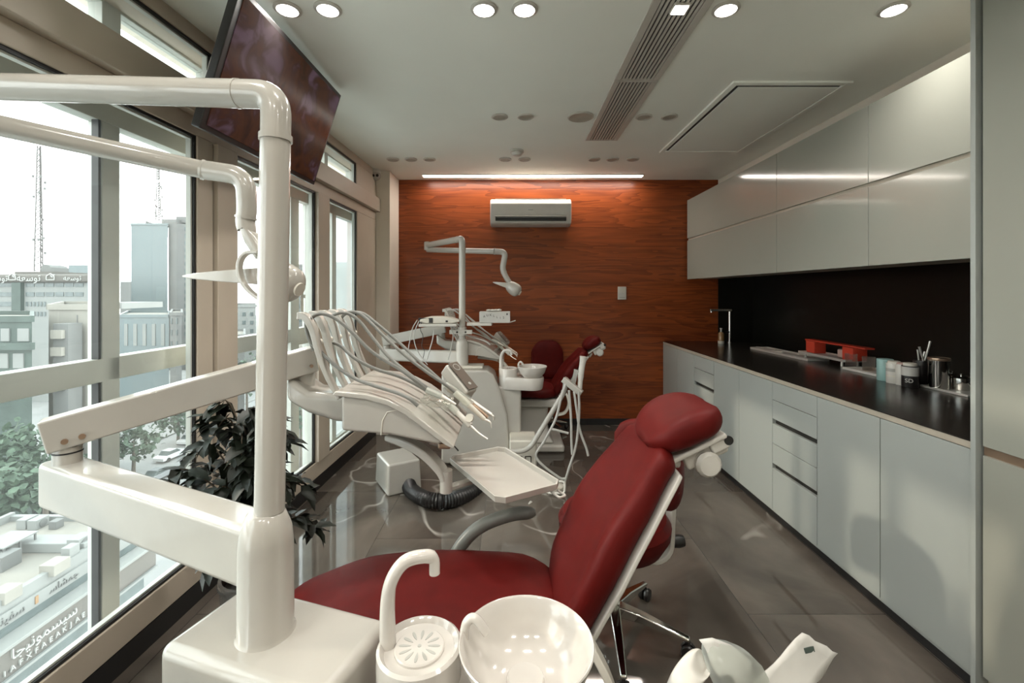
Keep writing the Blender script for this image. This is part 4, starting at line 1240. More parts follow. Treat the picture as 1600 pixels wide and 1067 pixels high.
# ================================================================== shelf on the far lamp pole
zs = CAMZ - (506 - CY) / F * 3.72
t = thing('accessory_shelf', 'white double shelf clamped to the far lamp pole', 'shelf', (-.418, 3.74, zs - .03))
MB().obox(Matrix.Translation((-.60, 3.66, zs + .0)) @ Matrix.Rotation(.10, 4, 'Z'), .30, .22, .022).build('left_shelf', 'white2', t, bevel=.006)
MB().box(-.37, -.165, 3.66, 3.84, zs - .012, zs + .010).build('right_shelf', 'white2', t, bevel=.004)
MB().box(-.52, -.33, 3.715, 3.727, zs - .085, zs - .05).build('clamp', 'white2', t, bevel=.003)
MB().lathe([(.029, -.10), (.036, -.098), (.036, -.03), (.029, -.028)], (-.418, 3.757, zs), 24, caps=False).build('clamp_ring', 'white2', t)
q = MB()
for x in (-.455, -.385): q.cyl((x, 3.714, zs - .068), .008, .004, 12, axis((0, -1, 0)))
q.build('screw', 'tvblack', t)
c = V((-.60, 3.65, zs + .012))
t = thing('scaler_device', 'pale grey wedge shaped scaler device with cables on the left shelf', 'device', c)
pr = [(-.15, .012), (-.15, .035), (-.07, .053), (.02, .055), (.10, .045), (.155, .028), (.165, .012), (.10, .0), (-.1, .0)]
MB().prism(pr, Matrix.Translation((c.x - .0, c.y + .09, c.z)) @ Matrix.Rotation(.1, 4, 'Z') @ Matrix(((1, 0, 0, 0), (0, 0, -1, 0), (0, 1, 0, 0), (0, 0, 0, 1))), .17).build('casing', 'cream', t, bevel=.01)
MB().box(c.x - .145, c.x - .03, c.y - .087, c.y - .065, c.z + .006, c.z + .046).build('connector_panel', 'tvblack', t)
MB().box(c.x + .07, c.x + .088, c.y - .078, c.y - .06, c.z + .012, c.z + .026).build('switch', 'tvblack', t)
for pts, m_, r_ in (([(652, 500), (645, 512), (641, 530), (638, 548), (641, 562), (652, 572), (665, 578)], 'hose2', .004), ([(655, 501), (649, 515), (647, 531), (652, 548), (660, 560), (668, 570)], 'hose2', .004),
                    ([(659, 502), (657, 515), (661, 525), (659, 540), (663, 548), (661, 560)], 'tvblack', .0025), ([(705, 514), (708, 524), (706, 540), (703, 552), (700, 562)], 'grey', .004), ([(678, 515), (676, 530), (671, 548), (667, 562)], 'hose2', .0045)):
    MB().tube(crom([at(x, y, 3.55) for x, y in pts], 30), r_, 8).build('cable', m_, t)
c = V((-.17, 3.68, zs + .0115))
x0, x1 = (749 - CX) / F * 3.66, (797 - CX) / F * 3.66
c = V(((x0 + x1) / 2, 3.72, zs + .0125))
t = thing('paper_box', 'white card box with printed letters on the right shelf', 'box', c)
MB().box(x0, x1, 3.66, 3.78, c.z, c.z + .09).build('carton', 'paper', t, bevel=.002)
for i, ch in enumerate('AUKLLIS'):
    text('lettering', ch, .026, Matrix.Translation((x0 + .04 + i * .0262, 3.659, c.z + .052 + .012 * math.sin(i * .9))) @ Matrix.Rotation(PI / 2, 4, 'X'), 'ink', t, .0005)
MB().box(x1 - .03, x1 - .019, 3.6585, 3.6605, c.z + .064, c.z + .078).build('printed_mark', 'ink', t)
MB().prism([(0, 0), (.045, .014), (.045, .017), (0, .003)], Matrix(((1, 0, 0, x1), (0, 0, 1, 3.67), (0, 1, 0, c.z), (0, 0, 0, 1))), .1).build('flap', 'paper', t)
t_ = MB()
for i, (dx, dz, rr) in enumerate(((-.05, .012, .018), (-.02, .012, .02), (.01, .015, .02), (.035, .018, .016))): t_.ell((c.x + dx, 3.72, c.z + .095 + dz * .4), (rr * 1.3, .03, .010), nu=12, nv=8)
tag(t_.build('glove', 'paper'), 'crumpled white glove lying on top of the lettered card box', 'glove')

# ================================================================== assistant holders
# far: tubular arm carrying covered suction handles
t = thing('suction_holder', 'white tubular arm holding wrapped suction hoses beside the far unit', 'instrument holder', at(800, 700, 3.3))
P = fillet([at(792, 706, 3.35), at(826, 704, 3.35), at(872, 628, 3.35), at(883, 610, 3.35), at(884, 590, 3.35)], .08, 8)
MB().tube(P, .019, 18).build('arm', 'white', t)
MB().bar(at(880, 592, 3.33), at(909, 615, 3.28), .05, .045).build('holder_block', 'white', t, bevel=.008)
for (x, y, x2, y2, r_) in ((912, 557, 906, 607, .022), (901, 578, 896, 604, .016)):
    MB().tube(crom([at(x, y, 3.3), at((x + x2) / 2 - 1, (y + y2) / 2, 3.3), at(x2, y2, 3.3)], 8), [r_ * 1.35, r_ * 1.1, r_, r_, r_, r_, r_ * .8, r_ * .8, r_ * .8], 12).build('suction_handle', 'film' if y > 560 else 'white2', t)
for pts in ([(904, 612), (905, 640), (903, 672), (899, 700), (888, 735), (878, 768)], [(889, 610), (892, 650), (893, 690), (894, 710)], [(897, 612), (901, 640), (906, 672), (916, 700), (919, 712)], [(884, 600), (876, 625), (868, 655), (850, 690), (838, 715), (872, 745), (884, 748)], [(862, 670), (888, 677)]):
    MB().tube(crom([at(x, y, 3.22) for x, y in pts], 36), .009, 10).build('suction_hose', 'hose2', t)

# near: handles wrapped in white film, cut by the lower edge of the picture
base = at(1120, 1075, .82)
t = thing('suction_holder', 'white suction holder with wrapped handles at the lower edge of the picture', 'instrument holder', base)
MB().bar(V((.18, .70, .66)), V((.56, .80, .66)), .05, .04).build('holder_block', 'white2', t, bevel=.01)
MB().cushion([at(1058, 1100, .80), at(1072, 1062, .80), at(1088, 1040, .81), at(1100, 1030, .82)], [.07, .06, .045, .03], .045, side=(.8, .6, 0), end=(.1, .4)).build('handle_cover', 'white2', t)
rings = []
for i in range(9):
    f = i / 8
    c = at(1106, 1014, .82).lerp(at(1168, 1075, .80), f)
    r = .012 + .03 * math.sin(f * PI * .55)
    rings.append([c + V((math.cos(a) * r * .9, math.sin(a) * r, math.sin(a + .6) * r * .75)) for a in [k * 2 * PI / 16 for k in range(16)]])
MB().loft(rings).build('cup_cover', 'film', t)
rw = MB(); rr = []
for (x, y, h) in ((1092, 996, 0), (1112, 996, .004), (1140, 1008, .008), (1174, 1031, .004)):
    a = at(x, y, .83); e = at(x + 30, y + 62, .80) if x < 1130 else at(1150 + (x - 1140) * .6, 1066, .80)
    rr.append([a.lerp(e, k / 5) + V((0, 0, .004 * math.sin(k * 1.7 + x))) for k in range(6)])
rw.loft(rr, caps=False, closed=False)
o = rw.build('film_flap', 'paper', t); so = o.modifiers.new('thickness', 'SOLIDIFY'); so.thickness = .002
# flat film sleeve with a dark switch showing through
A, B_, C_, D_ = at(1253, 988, .86), at(1307, 1021, .86), at(1250, 1100, .80), at(1160, 1085, .80)
rr = []
for i in range(9):
    f = i / 8; row = []
    for j in range(7):
        g_ = j / 6
        q = A.lerp(B_, g_).lerp(D_.lerp(C_, g_), f)
        row.append(q + V((0, 0, .0025 * math.sin(i * 1.3 + j * 2.1))))
    rr.append(row)
b = MB(); b.loft(rr, caps=False, closed=False)
o = b.build('film_sleeve', 'paper', t); so = o.modifiers.new('thickness', 'SOLIDIFY'); so.thickness = .004
k = A.lerp(B_, .38).lerp(D_.lerp(C_, .38), .16)
dd = (A.lerp(B_, .9) - A).normalized(); ee = (A - D_).normalized(); n = dd.cross(ee).normalized()
if n.z < 0: n = -n
MB().obox(Matrix.Translation(k + n * .003) @ Matrix((dd * .6 + ee * .8, (dd * .6 + ee * .8).cross(n), n)).transposed().to_4x4(), .018, .007, .004).build('switch', 'b_green', t)
MB().tube(crom([at(1215, 1110, .80), V((.45, .82, .5)), V((.40, .80, .25)), V((.2, .82, .1)), V((.08, .84, .05))], 24), .012, 12).build('suction_hose', 'hose2', t)
MB().tube([V((.2, .71, .66)), V((.1, .74, .62)), V((.06, .76, .56))], .018, 14).build('arm', 'white2', t)

# ================================================================== junction boxes and floor items
c = V((-.83, 3.26, 0))
t = thing('floor_box', 'white floor junction box with a thick ribbed hose near the windows', 'floor box', c)
RZ = Matrix.Translation(c) @ Matrix.Rotation(math.radians(32), 4, 'Z')
b = MB(); b.loft([[RZ @ V((x * s_, y * s_, z)) for x, y in ((-.123, -.16), (.123, -.16), (.123, .16), (-.123, .16))] for z, s_ in ((0, 1), (.215, .93))])
b.build('cover', 'white', t, bevel=.016)
P = crom([at(636, 752, 3.2), at(645, 768, 3.06), at(670, 781, 2.90), at(705, 781, 2.92), at(738, 768, 3.1), at(765, 745, 3.4)], 90)
MB().tube(P, [.047 + .004 * (1 if i % 2 else -1) for i in range(len(P))], 16).build('ribbed_hose', 'tvblack', t)
MB().tube([P[44], P[45], P[46]], .0535, 16).build('cable_tie', 'black', t)
MB().tube(crom([at(735, 775, 3.08), at(730, 790, 2.97), at(741, 803, 2.86), at(775, 808, 2.83), at(815, 800, 2.9), at(830, 785, 3.0)], 30), .012, 10).build('hose_loop', 'hose2', t)
t = thing('floor_box', 'cream slotted floor box beneath the far dental chair', 'floor box', (.07, 3.55, 0))
MB().box(-.02, .19, 3.42, 3.66, 0, .27).build('cover', 'cream', t, bevel=.015)
q = MB()
for x in (.03, .10): q.tube(fillet([V((x, 3.418, .10)), V((x, 3.418, .15)), V((x + .045, 3.418, .15)), V((x + .045, 3.418, .10))], .004), .003, 8)
q.build('slot', 'dark', t)
c = at(868, 770, 3.1)
t = thing('foot_control', 'white wire-handled foot control on the floor past the tray', 'foot pedal', (c.x, c.y, 0))
MB().tube(fillet([V((c.x - .05, c.y, .012)), V((c.x + .06, c.y - .02, .02)), V((c.x + .065, c.y, .09)), V((c.x - .02, c.y + .02, .09)), V((c.x - .03, c.y + .02, .03))], .02), .008, 10).build('wire_handle', 'white2', t)
MB().lathe([(.09, 0), (.088, .02), (.06, .034), (.01, .036)], (c.x - .02, c.y + .11, 0), 28).build('pedal', 'cream', t)

# ================================================================== potted plant
random.seed(23)
c = V((-.965, 1.66, 0))
t = thing('potted_plant', 'dark leafy ficus in a dark pot between the window and white pole', 'plant', c)
MB().lathe([(.07, 0), (.078, .01), (.098, .26), (.102, .33), (.108, .34), (.106, .36), (.094, .36), (.090, .31), (.001, .30)], c, 32).build('pot', 'pot', t)
MB().lathe([(.089, .30), (.089, .325), (.06, .335), (.001, .335)], c, 28).build('soil', 'soil', t)
st, lv = MB(), MB()


def leaf(b, p, d, L, w, n):
    d = d.normalized(); s = d.cross(n)
    if s.length < 1e-3: s = d.cross(V((1, 0, 0)))
    s.normalize(); n = s.cross(d)
    v = lambda u, x, h: b.bm.verts.new(p + d * u * L + s * x * w + n * h * L)
    a0 = v(0, 0, 0); l1 = v(.3, -.5, .06); l2 = v(.68, -.36, .02); r1 = v(.3, .5, .06); r2 = v(.68, .36, .02); m1 = v(.3, 0, -.01); m2 = v(.68, 0, -.05); e = v(1.0, 0, -.16)
    for f in ((a0, m1, l1), (a0, r1, m1), (l1, m1, m2, l2), (m1, r1, r2, m2), (l2, m2, e), (m2, r2, e)): b.bm.faces.new(f)


for i in range(24):
    a = i * 2.4 + random.random() * .5
    rr = .04 + .14 * random.random(); hh = .52 + .48 * ((i * 7) % 24) / 24
    tip = c + V((math.cos(a) * rr * 1.1 - .03, math.sin(a) * rr * .8, hh))
    mid = c + V((math.cos(a) * rr * .35, math.sin(a) * rr * .35, .36 + (hh - .36) * .65))
    P = crom([c + V((math.cos(a) * .02, math.sin(a) * .02, .33)), mid, tip + V((0, 0, .02)), tip + V((math.cos(a) * .07, math.sin(a) * .06, -.05))], 14)
    st.tube(P, [.0045 - .0002 * k for k in range(15)], 6)
    for k in range(4, 15):
        for _ in range(3):
            d = V((math.cos(a), math.sin(a), 0)) * .5 + V((random.uniform(-1, 1), random.uniform(-1, 1), random.uniform(-.9, .25)))
            leaf(lv, P[k], d, random.uniform(.06, .095), random.uniform(.032, .05), V((random.uniform(-.5, .5), random.uniform(-.5, .5), 1)))
st.build('stem', 'stem', t)
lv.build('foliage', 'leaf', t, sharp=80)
# ================================================================== the city outside
GZ = -23.0
struct('ground', MB().box(-420, -3.5, -60, 480, GZ - .5, GZ), 'asph')
struct('exterior_facade', MB().box(-1.86, -1.66, -12, 14, GZ, -.32), 'b_white')


def zy(py, y): return CAMZ - (py - CY) / F * y
def xx(px, y): return (px - CX) / F * y


def building(label, x0, x1, y0, y1, zt, m, rows=(), xrows=(), parapet=True, wm='b_win', group=None):
    """rows: windows on the face towards us (y0): (za, zb, [x pairs]); xrows: on the x1 face (za, zb, [y pairs])."""
    t = thing('building', label, 'building', ((x0 + x1) / 2, (y0 + y1) / 2, GZ), group)
    sk = (y1 - y0) * min(0, (x1 / y0)) * 1.0                               # plots slant with the street grid
    foot = [(x0, y0), (x1, y0), (x1 + sk, y1), (x0 + sk, y1)]
    MB().loft([[V((x, y, z)) for x, y in foot] for z in (GZ, zt)]).build('walls', m, t, flat=True)
    if parapet:
        q = MB()
        for (ax, ay), (bx, by) in zip(foot, foot[1:] + foot[:1]): q.bar(V((ax, ay, zt + .3)), V((bx, by, zt + .3)), .35, .6)
        q.build('parapet', m, t, flat=True)
        MB().loft([[V((x, y, z)) for x, y in foot] for z in (zt, zt + .1)]).build('roof', 'b_roof', t, flat=True)
    for za, zb, ps in rows:
        for a, b_ in ps: MB().box(a, b_, y0 - .12, y0 + .05, za, zb).build('window', wm, t, flat=True)
    for za, zb, ps in xrows:
        for a, b_ in ps: MB().box(x1 - .05, x1 + .12, a, b_, za, zb).build('window', wm, t, flat=True)
    return t


def span(a, b_, n, gap):
    w = (b_ - a) / n
    return [(a + w * i + gap / 2, a + w * (i + 1) - gap / 2) for i in range(n)]


struct('alley', MB().box(-24.3, -3.0, -40, 60, GZ, GZ + .1), 'bounce_concrete')  # unseen bright ground, added to bounce daylight to the ceiling
# office block with the lettered fascia
Y = 100.0
x1 = xx(136, Y)
rows = []
for ya, yb_ in ((442.5, 448), (456.5, 463), (471.5, 478.5), (487, 494)):
    rows.append((zy(yb_, Y), zy(ya, Y), span(-134, xx(23, Y), 6, .5) + span(xx(40, Y), x1 - .6 if ya < 470 else xx(73, Y), 6, .35)))
t = building('office block with a brown lettered fascia below the lattice mast', -136, x1, Y, Y + 22, zy(441.5, Y), 'b_white', rows, [], parapet=False)
MB().box(-137, x1 + .9, Y - 1.0, Y + 3, zy(441.5, Y), zy(428.5, Y)).build('fascia', 'signb', t, bevel=.5)
MB().box(xx(24, Y), xx(38, Y), Y - .8, Y + .1, GZ, zy(441.5, Y)).build('dark_bay', 'b_green', t, flat=True)
MB().box(xx(19, Y), xx(78, Y), Y + .5, Y + 12, zy(429, Y), zy(424, Y)).build('roof_storey', 'signb', t, flat=True)
q = MB(); q.box(xx(49, Y), xx(66, Y), Y + 2, Y + 6, zy(424, Y), zy(417, Y)); q.prism([(xx(50, Y), zy(417, Y)), (xx(65, Y), zy(417, Y)), (xx(62, Y), zy(414, Y)), (xx(53, Y), zy(412, Y))], Matrix(((1, 0, 0, 0), (0, 0, 1, Y + 2), (0, 1, 0, 0), (0, 0, 0, 1))), 4)
q.build('roof_tank', 'b_grey', t, flat=True)
RX = Matrix.Rotation(PI / 2, 4, 'X')
for px, w in ((53, 24), (120.5, 18)):
    text('sign_lettering', '\ufeea\ufecc\ufeb3\ufeee\ufe97', 1.9 * w / 24 * 1.1, Matrix.Translation((xx(px, Y), Y - 1.1, zy(435, Y))) @ RX, 'sign', t, .04)
text('sign_lettering', '\ufeea\ufecc\ufeb3\ufeee\ufe97', 1.9, Matrix.Translation((xx(4, Y), Y - 1.1, zy(435.5, Y))) @ RX, 'sign', t, .04)
for px, k in ((27.5, 1.0), (86.5, 1.15)):
    c = V((xx(px, Y), Y - 1.05, zy(433, Y)))
    q = MB()
    hs = [(-.75 * k, -.65), (-.75 * k, .15), (0, .75), (.75 * k, .15), (.75 * k, -.65), (-.75 * k, -.65)]
    for a, b_ in zip(hs, hs[1:]): q.bar(c + V((a[0], -.05, a[1])), c + V((b_[0], -.05, b_[1])), .05, .2, up=(0, -1, 0)) if False else q.tube([c + V((a[0], -.05, a[1])), c + V((b_[0], -.05, b_[1]))], .11, 6)
    q.tube([c + V((.05, -.05, .3)), c + V((.5 * k, -.05, -.1))], .12, 6); q.tube([c + V((.2, -.05, .55)), c + V((.85 * k, -.05, .45))], .1, 6)
    q.build('house_emblem', 'sign', t)


def mast(label, x, y, zb, zt, r):
    t = thing('radio_mast', label, 'mast', (x, y, zb), 'lattice masts on the skyline')
    q = MB(); n = 22
    pts = [[V((x + math.cos(a) * r * (1 - .6 * k / n), y + math.sin(a) * r * (1 - .6 * k / n), zb + (zt - zb) * k / n)) for a in (0, 2.09, 4.19)] for k in range(n + 1)]
    for j in range(3): q.tube([p[j] for p in pts], .12, 5)
    for k in range(n):
        for j in range(3): q.tube([pts[k][j], pts[k + 1][(j + 1) % 3]], .075, 4)
    q.tube([V((x, y, zt)), V((x, y, zt + (zt - zb) * .04))], .05, 5)
    q.build('lattice', 'mast', t)
    q = MB()
    for k in range(14):
        z = zb + (zt - zb) * random.uniform(.05, .75); a = random.random() * 6.28
        q.cyl((x + math.cos(a) * (r + .2), y + math.sin(a) * (r + .2), z), .22, .55, 8)
    q.build('antenna', 'b_grey', t)


mast('tall lattice mast above the lettered office block', xx(61.5, 106), 106, zy(424, 106), zy(228, 106), .85)
mast('thin lattice mast rising from the bluish tower', xx(247.5, 150), 150, zy(346, 150), zy(262, 150), .8)

# bluish tower block
Y = 140.0
xa, xb = xx(205, Y), xx(262, Y)
t = building('tall bluish glass tower left of the window post', xa, xb, Y, Y + 30, zy(352, Y), 'b_blue', [], [], parapet=True)
MB().box(xb - .5, xx(300, Y), Y + 1, Y + 14, GZ, zy(349, Y)).build('grey_wing', 'b_grey', t, flat=True)
q = MB()
for i in range(16):
    for a, b_ in span(xx(283, Y), xx(299, Y), 2, .8): q.box(a, b_, Y + .8, Y + 1.05, zy(360 + 11 * i, Y), zy(354 + 11 * i, Y))
w_ = q.build('wing_window', 'b_win', t, flat=True)
q = MB(); q.box(xx(245, Y), xx(268, Y), Y + 2, Y + 12, zy(352, Y), zy(341, Y)); q.box(xx(260, Y), xx(276, Y), Y + 4, Y + 12, zy(345, Y), zy(335, Y))
q.box(xx(219, Y), xx(221, Y), Y + 2, Y + 3, zy(352, Y), zy(344, Y)); q.box(xx(224, Y), xx(226, Y), Y + 2, Y + 3, zy(352, Y), zy(346, Y))
q.build('roof_plant', 'b_grey', t, flat=True)
# pale slab behind the office
Y = 190.0
building('pale far slab with a flat top right of the office block', xx(107, Y), xx(152, Y), Y, Y + 20, zy(414, Y), 'b_blue', parapet=False)
building('distant low block far left of the bluish tower', xx(188, 260), xx(206, 260), 260, 280, zy(440, 260), 'b_grey', parapet=False)

# plain end wall close by
Y = 48.0
t = building('plain cream block with a blank end wall', xx(76, Y), xx(165, Y), Y, Y + 16, zy(484, Y), 'b_beige', [], [])
MB().box(xx(121, Y) - .04, xx(121, Y) + .04, Y - .05, Y + .02, GZ, zy(492, Y)).build('joint', 'b_grey', t, flat=True)
q = MB(); q.box(xx(97, Y), xx(152, Y), Y + 3, Y + 9, zy(484, Y), zy(474, Y))
q.build('roof_hut', 'b_white', t, flat=True)
for a, b_ in ((104, 108), (127, 129.5)): MB().box(xx(a, Y + 3), xx(b_, Y + 3), Y + 2.9, Y + 3.05, zy(481, Y), zy(476, Y)).build('window', 'b_win', t, flat=True)
# dark green block with balconies
Y = 44.0
r_ = [(zy(533, Y), zy(513, Y), [(xx(3, Y), xx(16, Y)), (xx(29, Y), xx(46, Y))]), (zy(575, Y), zy(552, Y), [(xx(0, Y), xx(14, Y)), (xx(22, Y), xx(38, Y))]), (zy(618, Y), zy(597, Y), [(xx(0, Y), xx(14, Y)), (xx(22, Y), xx(38, Y))])]
t = building('dark green clad block at the left edge of the window view', -58, xx(50, Y), Y, Y + 12, zy(503, Y), 'b_green', r_, wm='b_white')
MB().box(-58, xx(50, Y) + .3, Y - .5, Y, zy(546, Y), zy(535, Y)).build('balcony_band', 'b_green', t, flat=True)
MB().box(xx(50, Y) + .02, xx(75, Y), Y + 2, Y + 3.5, GZ, zy(508, Y)).build('side_wing', 'b_grey', t, flat=True)
for i in range(4): MB().box(xx(52, Y), xx(70, Y), Y + 1.6, Y + 2, zy(532 + 28 * i, Y), zy(518 + 28 * i, Y)).build('balcony', 'b_beige', t, flat=True)
# building group beyond the street
Y = 92.0
building('long low pale hall in front of the bluish tower', xx(186, Y), xx(264, Y), Y, Y + 20, zy(496, Y), 'b_blue', [(zy(540, Y), zy(506, Y), span(xx(190, Y), xx(262, Y), 5, 1.2))], wm='b_white')
Y = 84.0
building('narrow grey house beside the low pale hall', xx(266, Y), xx(284, Y), Y, Y + 18, zy(493, Y), 'b_grey', [(zy(506 + 18 * i, Y), zy(497 + 18 * i, Y), span(xx(264, Y), xx(281, Y), 2, .8)) for i in range(3)])
Y = 110.0
building('pale house with small dark windows behind the lamp handle', xx(366, Y), xx(400, Y), Y, Y + 18, zy(480, Y), 'b_white', [(zy(494 + 13 * i, Y), zy(488 + 13 * i, Y), [(xx(391, Y), xx(396, Y)), (xx(379, Y), xx(384, Y))]) for i in range(3)])
Y = 75.0
building('wide pale house below the lamp beyond the window post', xx(340, Y), xx(382, Y), Y, Y + 12, zy(528, Y), 'b_grey', [(zy(552, Y), zy(540, Y), span(xx(345, Y), xx(380, Y), 3, 1.2))])
Y = 130.0
building('grey many-storeyed block seen through the far casement', xx(455, Y), xx(484, Y), Y, Y + 22, zy(416, Y), 'b_grey', [(zy(426 + 11 * i, Y), zy(420 + 11 * i, Y), span(xx(456, Y), xx(483, Y), 3, .9)) for i in range(8)])
Y = 150.0
building('pale block at the end of the street behind the last window', xx(505, Y), xx(556, Y), Y, Y + 20, zy(412, Y), 'b_blue', [(zy(424 + 13 * i, Y), zy(417 + 13 * i, Y), span(xx(506, Y), xx(554, Y), 5, 1.2)) for i in range(9)])
Y = 70.0
building('low house with terraces below the last window', xx(452, Y), xx(520, Y), Y, Y + 14, zy(545, Y), 'b_beige', [(zy(565 + 22 * i, Y), zy(553 + 22 * i, Y), span(xx(455, Y), xx(518, Y), 4, 1.0)) for i in range(3)])

# low building across the alley with its flat roof, signs and roof clutter
XF, zr = -24.3, -13.6
t = thing('building', 'low flat-roofed building across the alley with lettered fascias', 'building', (-29, 14, GZ))
MB().box(-33, XF, -6, 29.5, GZ, zr).build('walls', 'b_white', t, flat=True)
MB().box(-32.7, XF - .3, -5.7, 29.2, zr, zr + .08).build('roof', 'b_roof', t, flat=True)
q = MB(); q.box(-33, -32.7, -6, 29.5, zr, zr + .55); q.box(XF - .3, XF, -6, 29.5, zr, zr + .35); q.box(-32.7, XF - .3, 29.2, 29.5, zr, zr + .4)
q.build('parapet', 'b_white', t, flat=True)
MB().box(XF, XF + .12, -6, 29.5, zr - .95, zr - .3).build('upper_fascia', 'b_white', t, flat=True)
MB().box(XF, XF + .06, -6, 29.5, zr - 1.4, zr - .95).build('window_band', 'b_win', t, flat=True)
MB().box(XF, XF + 1.0, -6, 29.5, zr - 1.6, zr - 1.42).build('canopy', 'b_white', t, bevel=.04)
MB().box(XF, XF + .85, -6, 29.5, zr - 2.9, zr - 1.6).build('lower_fascia', 'signb', t, flat=True)
MB().box(XF, XF + 1.0, -6, 29.5, zr - 3.05, zr - 2.92).build('lower_ledge', 'b_white', t, flat=True)
MB().box(XF, XF + .06, -6, 29.5, zr - 4.6, zr - 3.3).build('shop_window', 'b_win', t, flat=True)
RF = Matrix.Rotation(PI / 2, 4, 'Z') @ Matrix.Rotation(PI / 2, 4, 'X')
text('sign_lettering', '\ufe8e\ufe9f\ufef4\ufee7\ufeee\ufee4\ufeb4\ufef4\ufeb3', .7, Matrix.Translation((XF + .9, 22.5, zr - 1.98)) @ RF, 'sign', t, .05)
for i, ch in enumerate('IAFXFAEAKJAE'):
    text('sign_lettering', ch, .36, Matrix.Translation((XF + .9, 20.65 + i * .345, zr - 2.6)) @ RF, 'sign', t, .04)
text('fascia_lettering', '\ufee7\ufef4\ufed4\ufeb3', .55, Matrix.Translation((XF + .15, 21.7, zr - .6)) @ RF, 'b_grey', t, .03)
text('fascia_lettering', '\ufeb3\ufe8e\ufeb8\ufee4\ufe9f', .5, Matrix.Translation((XF + .15, 24.2, zr - .6)) @ RF, 'b_grey', t, .03)
MB().box(XF + .12, XF + .16, 22.7, 22.85, zr - .8, zr - .42).build('emblem', 'amber', t, flat=True)
RD = CAMZ - zr - .1


def roofp(px, py):
    y = RD * F / (py - CY); return V(((px - CX) / F * y, y, zr + .08))


def roofbox(nm, label, cat, px, py, sx, sy, sz, m, fan=False, group=None):
    p = roofp(px, py)
    t = thing(nm, label, cat, p, group)
    MB().box(p.x - sx / 2, p.x + sx / 2, p.y - sy / 2, p.y + sy / 2, p.z, p.z + sz).build('casing', m, t, bevel=.03)
    if fan: MB().lathe([(sz * .38, 0), (sz * .4, .04), (sz * .33, .05)], (p.x + sx / 2, p.y, p.z + sz * .5), 18, axis((1, 0, 0))).build('fan_grille', 'b_grey', t)
    return t


roofbox('cooling_unit', 'round-fanned cooling unit at the far edge of the low roof', 'cooling unit', 98, 796, .7, .9, .8, 'b_white', True, 'cooling units on the low roof')
roofbox('cooling_unit', 'left of the two small cooling units side by side on the low roof', 'cooling unit', 43, 822, .6, .8, .6, 'b_white', True, 'cooling units on the low roof')
roofbox('cooling_unit', 'right of the two small cooling units side by side on the low roof', 'cooling unit', 60, 823, .6, .8, .6, 'b_white', True, 'cooling units on the low roof')
roofbox('cooling_unit', 'cooling unit by the near parapet nearest the window mullion', 'cooling unit', 125, 858, .7, .9, .8, 'b_white', True, 'cooling units on the low roof')
roofbox('roof_vent', 'small mushroom vent standing alone on the low roof', 'vent', 88, 824, .5, .5, .5, 'b_grey')
roofbox('roof_box', 'boxy flue with two pipes on the near part of the low roof', 'flue', 9, 937, .8, .8, .6, 'b_beige')
roofbox('roof_box', 'box beside the parapet above the fascia of the low roof', 'flue', 86, 893, .8, .9, .6, 'b_beige')
roofbox('roof_box', 'gabled skylight cap near the parapet of the low roof', 'skylight', 110, 874, .5, .6, .8, 'b_white')
p = roofp(80, 856)
t = thing('roof_upstand', 'long raised upstand crossing the low flat roof', 'upstand', p)
q = MB(); q.box(p.x - 3.4, p.x + 2.4, p.y - .5, p.y + .5, p.z, p.z + .55)
q.build('block', 'b_white', t, bevel=.05)
p = roofp(12, 870)
t = thing('roof_pergola', 'steel framed pergola box at the left of the low roof', 'pergola', p)
q = MB()
for dx in (-.7, .7):
    for dy in (-.8, 0, .8): q.box(p.x + dx - .04, p.x + dx + .04, p.y + dy - .04, p.y + dy + .04, p.z, p.z + .95)
q.build('post', 'b_grey', t); MB().box(p.x - .8, p.x + .8, p.y - .9, p.y + .9, p.z + .95, p.z + 1.02).build('roof_sheet', 'b_white', t, flat=True)
roofbox('roof_box', 'grey machine housing at the left edge of the low roof', 'flue', 3, 886, 1.1, 1.0, .8, 'b_grey')

# trees
random.seed(5)
TREES = [(15, 700, 40, 2.7, 'dusty green tree below the dark green block'), (70, 738, 36.5, 2.4, 'dusty green tree behind the far edge of the low roof'), (2, 772, 32, 2.2, 'dusty green tree at the left edge above the pergola'), (108, 742, 45, 2.2, 'dusty green tree left of the arm joint'),
         (208, 690, 58, 2.8, 'pale green street tree beyond the mullion'), (278, 668, 72, 3.2, 'street tree left of the window post below the arm'), (470, 640, 60, 3.6, 'street tree seen through the far casement'), (540, 600, 66, 3.4, 'street tree low behind the last window'), (385, 585, 70, 3.5, 'street tree right of the window post')]
for px, py, y, r, lb in TREES:
    p = at(px, py, y)
    p.z = max(p.z, GZ + r + 1.2)
    t = thing('street_tree', lb, 'tree', (p.x, p.y, GZ), 'trees in the street')
    MB().tube([V((p.x, p.y, GZ)), V((p.x + .1, p.y, (GZ + p.z) / 2)), V((p.x, p.y, p.z))], [.25, .2, .12], 8).build('trunk', 'trunk', t)
    b = MB()
    for i in range(420):
        v = V((random.gauss(0, 1), random.gauss(0, 1), random.gauss(0, .8))); v = v.normalized() * r * random.uniform(.55, 1.0) * (1 + .25 * math.sin(5 * v.x + 3 * v.y)); v.z *= .8
        leaf(b, p + v, V((random.uniform(-1, 1), random.uniform(-1, 1), random.uniform(-1, .6))), random.uniform(.5, .9), random.uniform(.4, .6), V((random.uniform(-1, 1), random.uniform(-1, 1), 1)))
    b.build('foliage', 'tree', t, sharp=80)


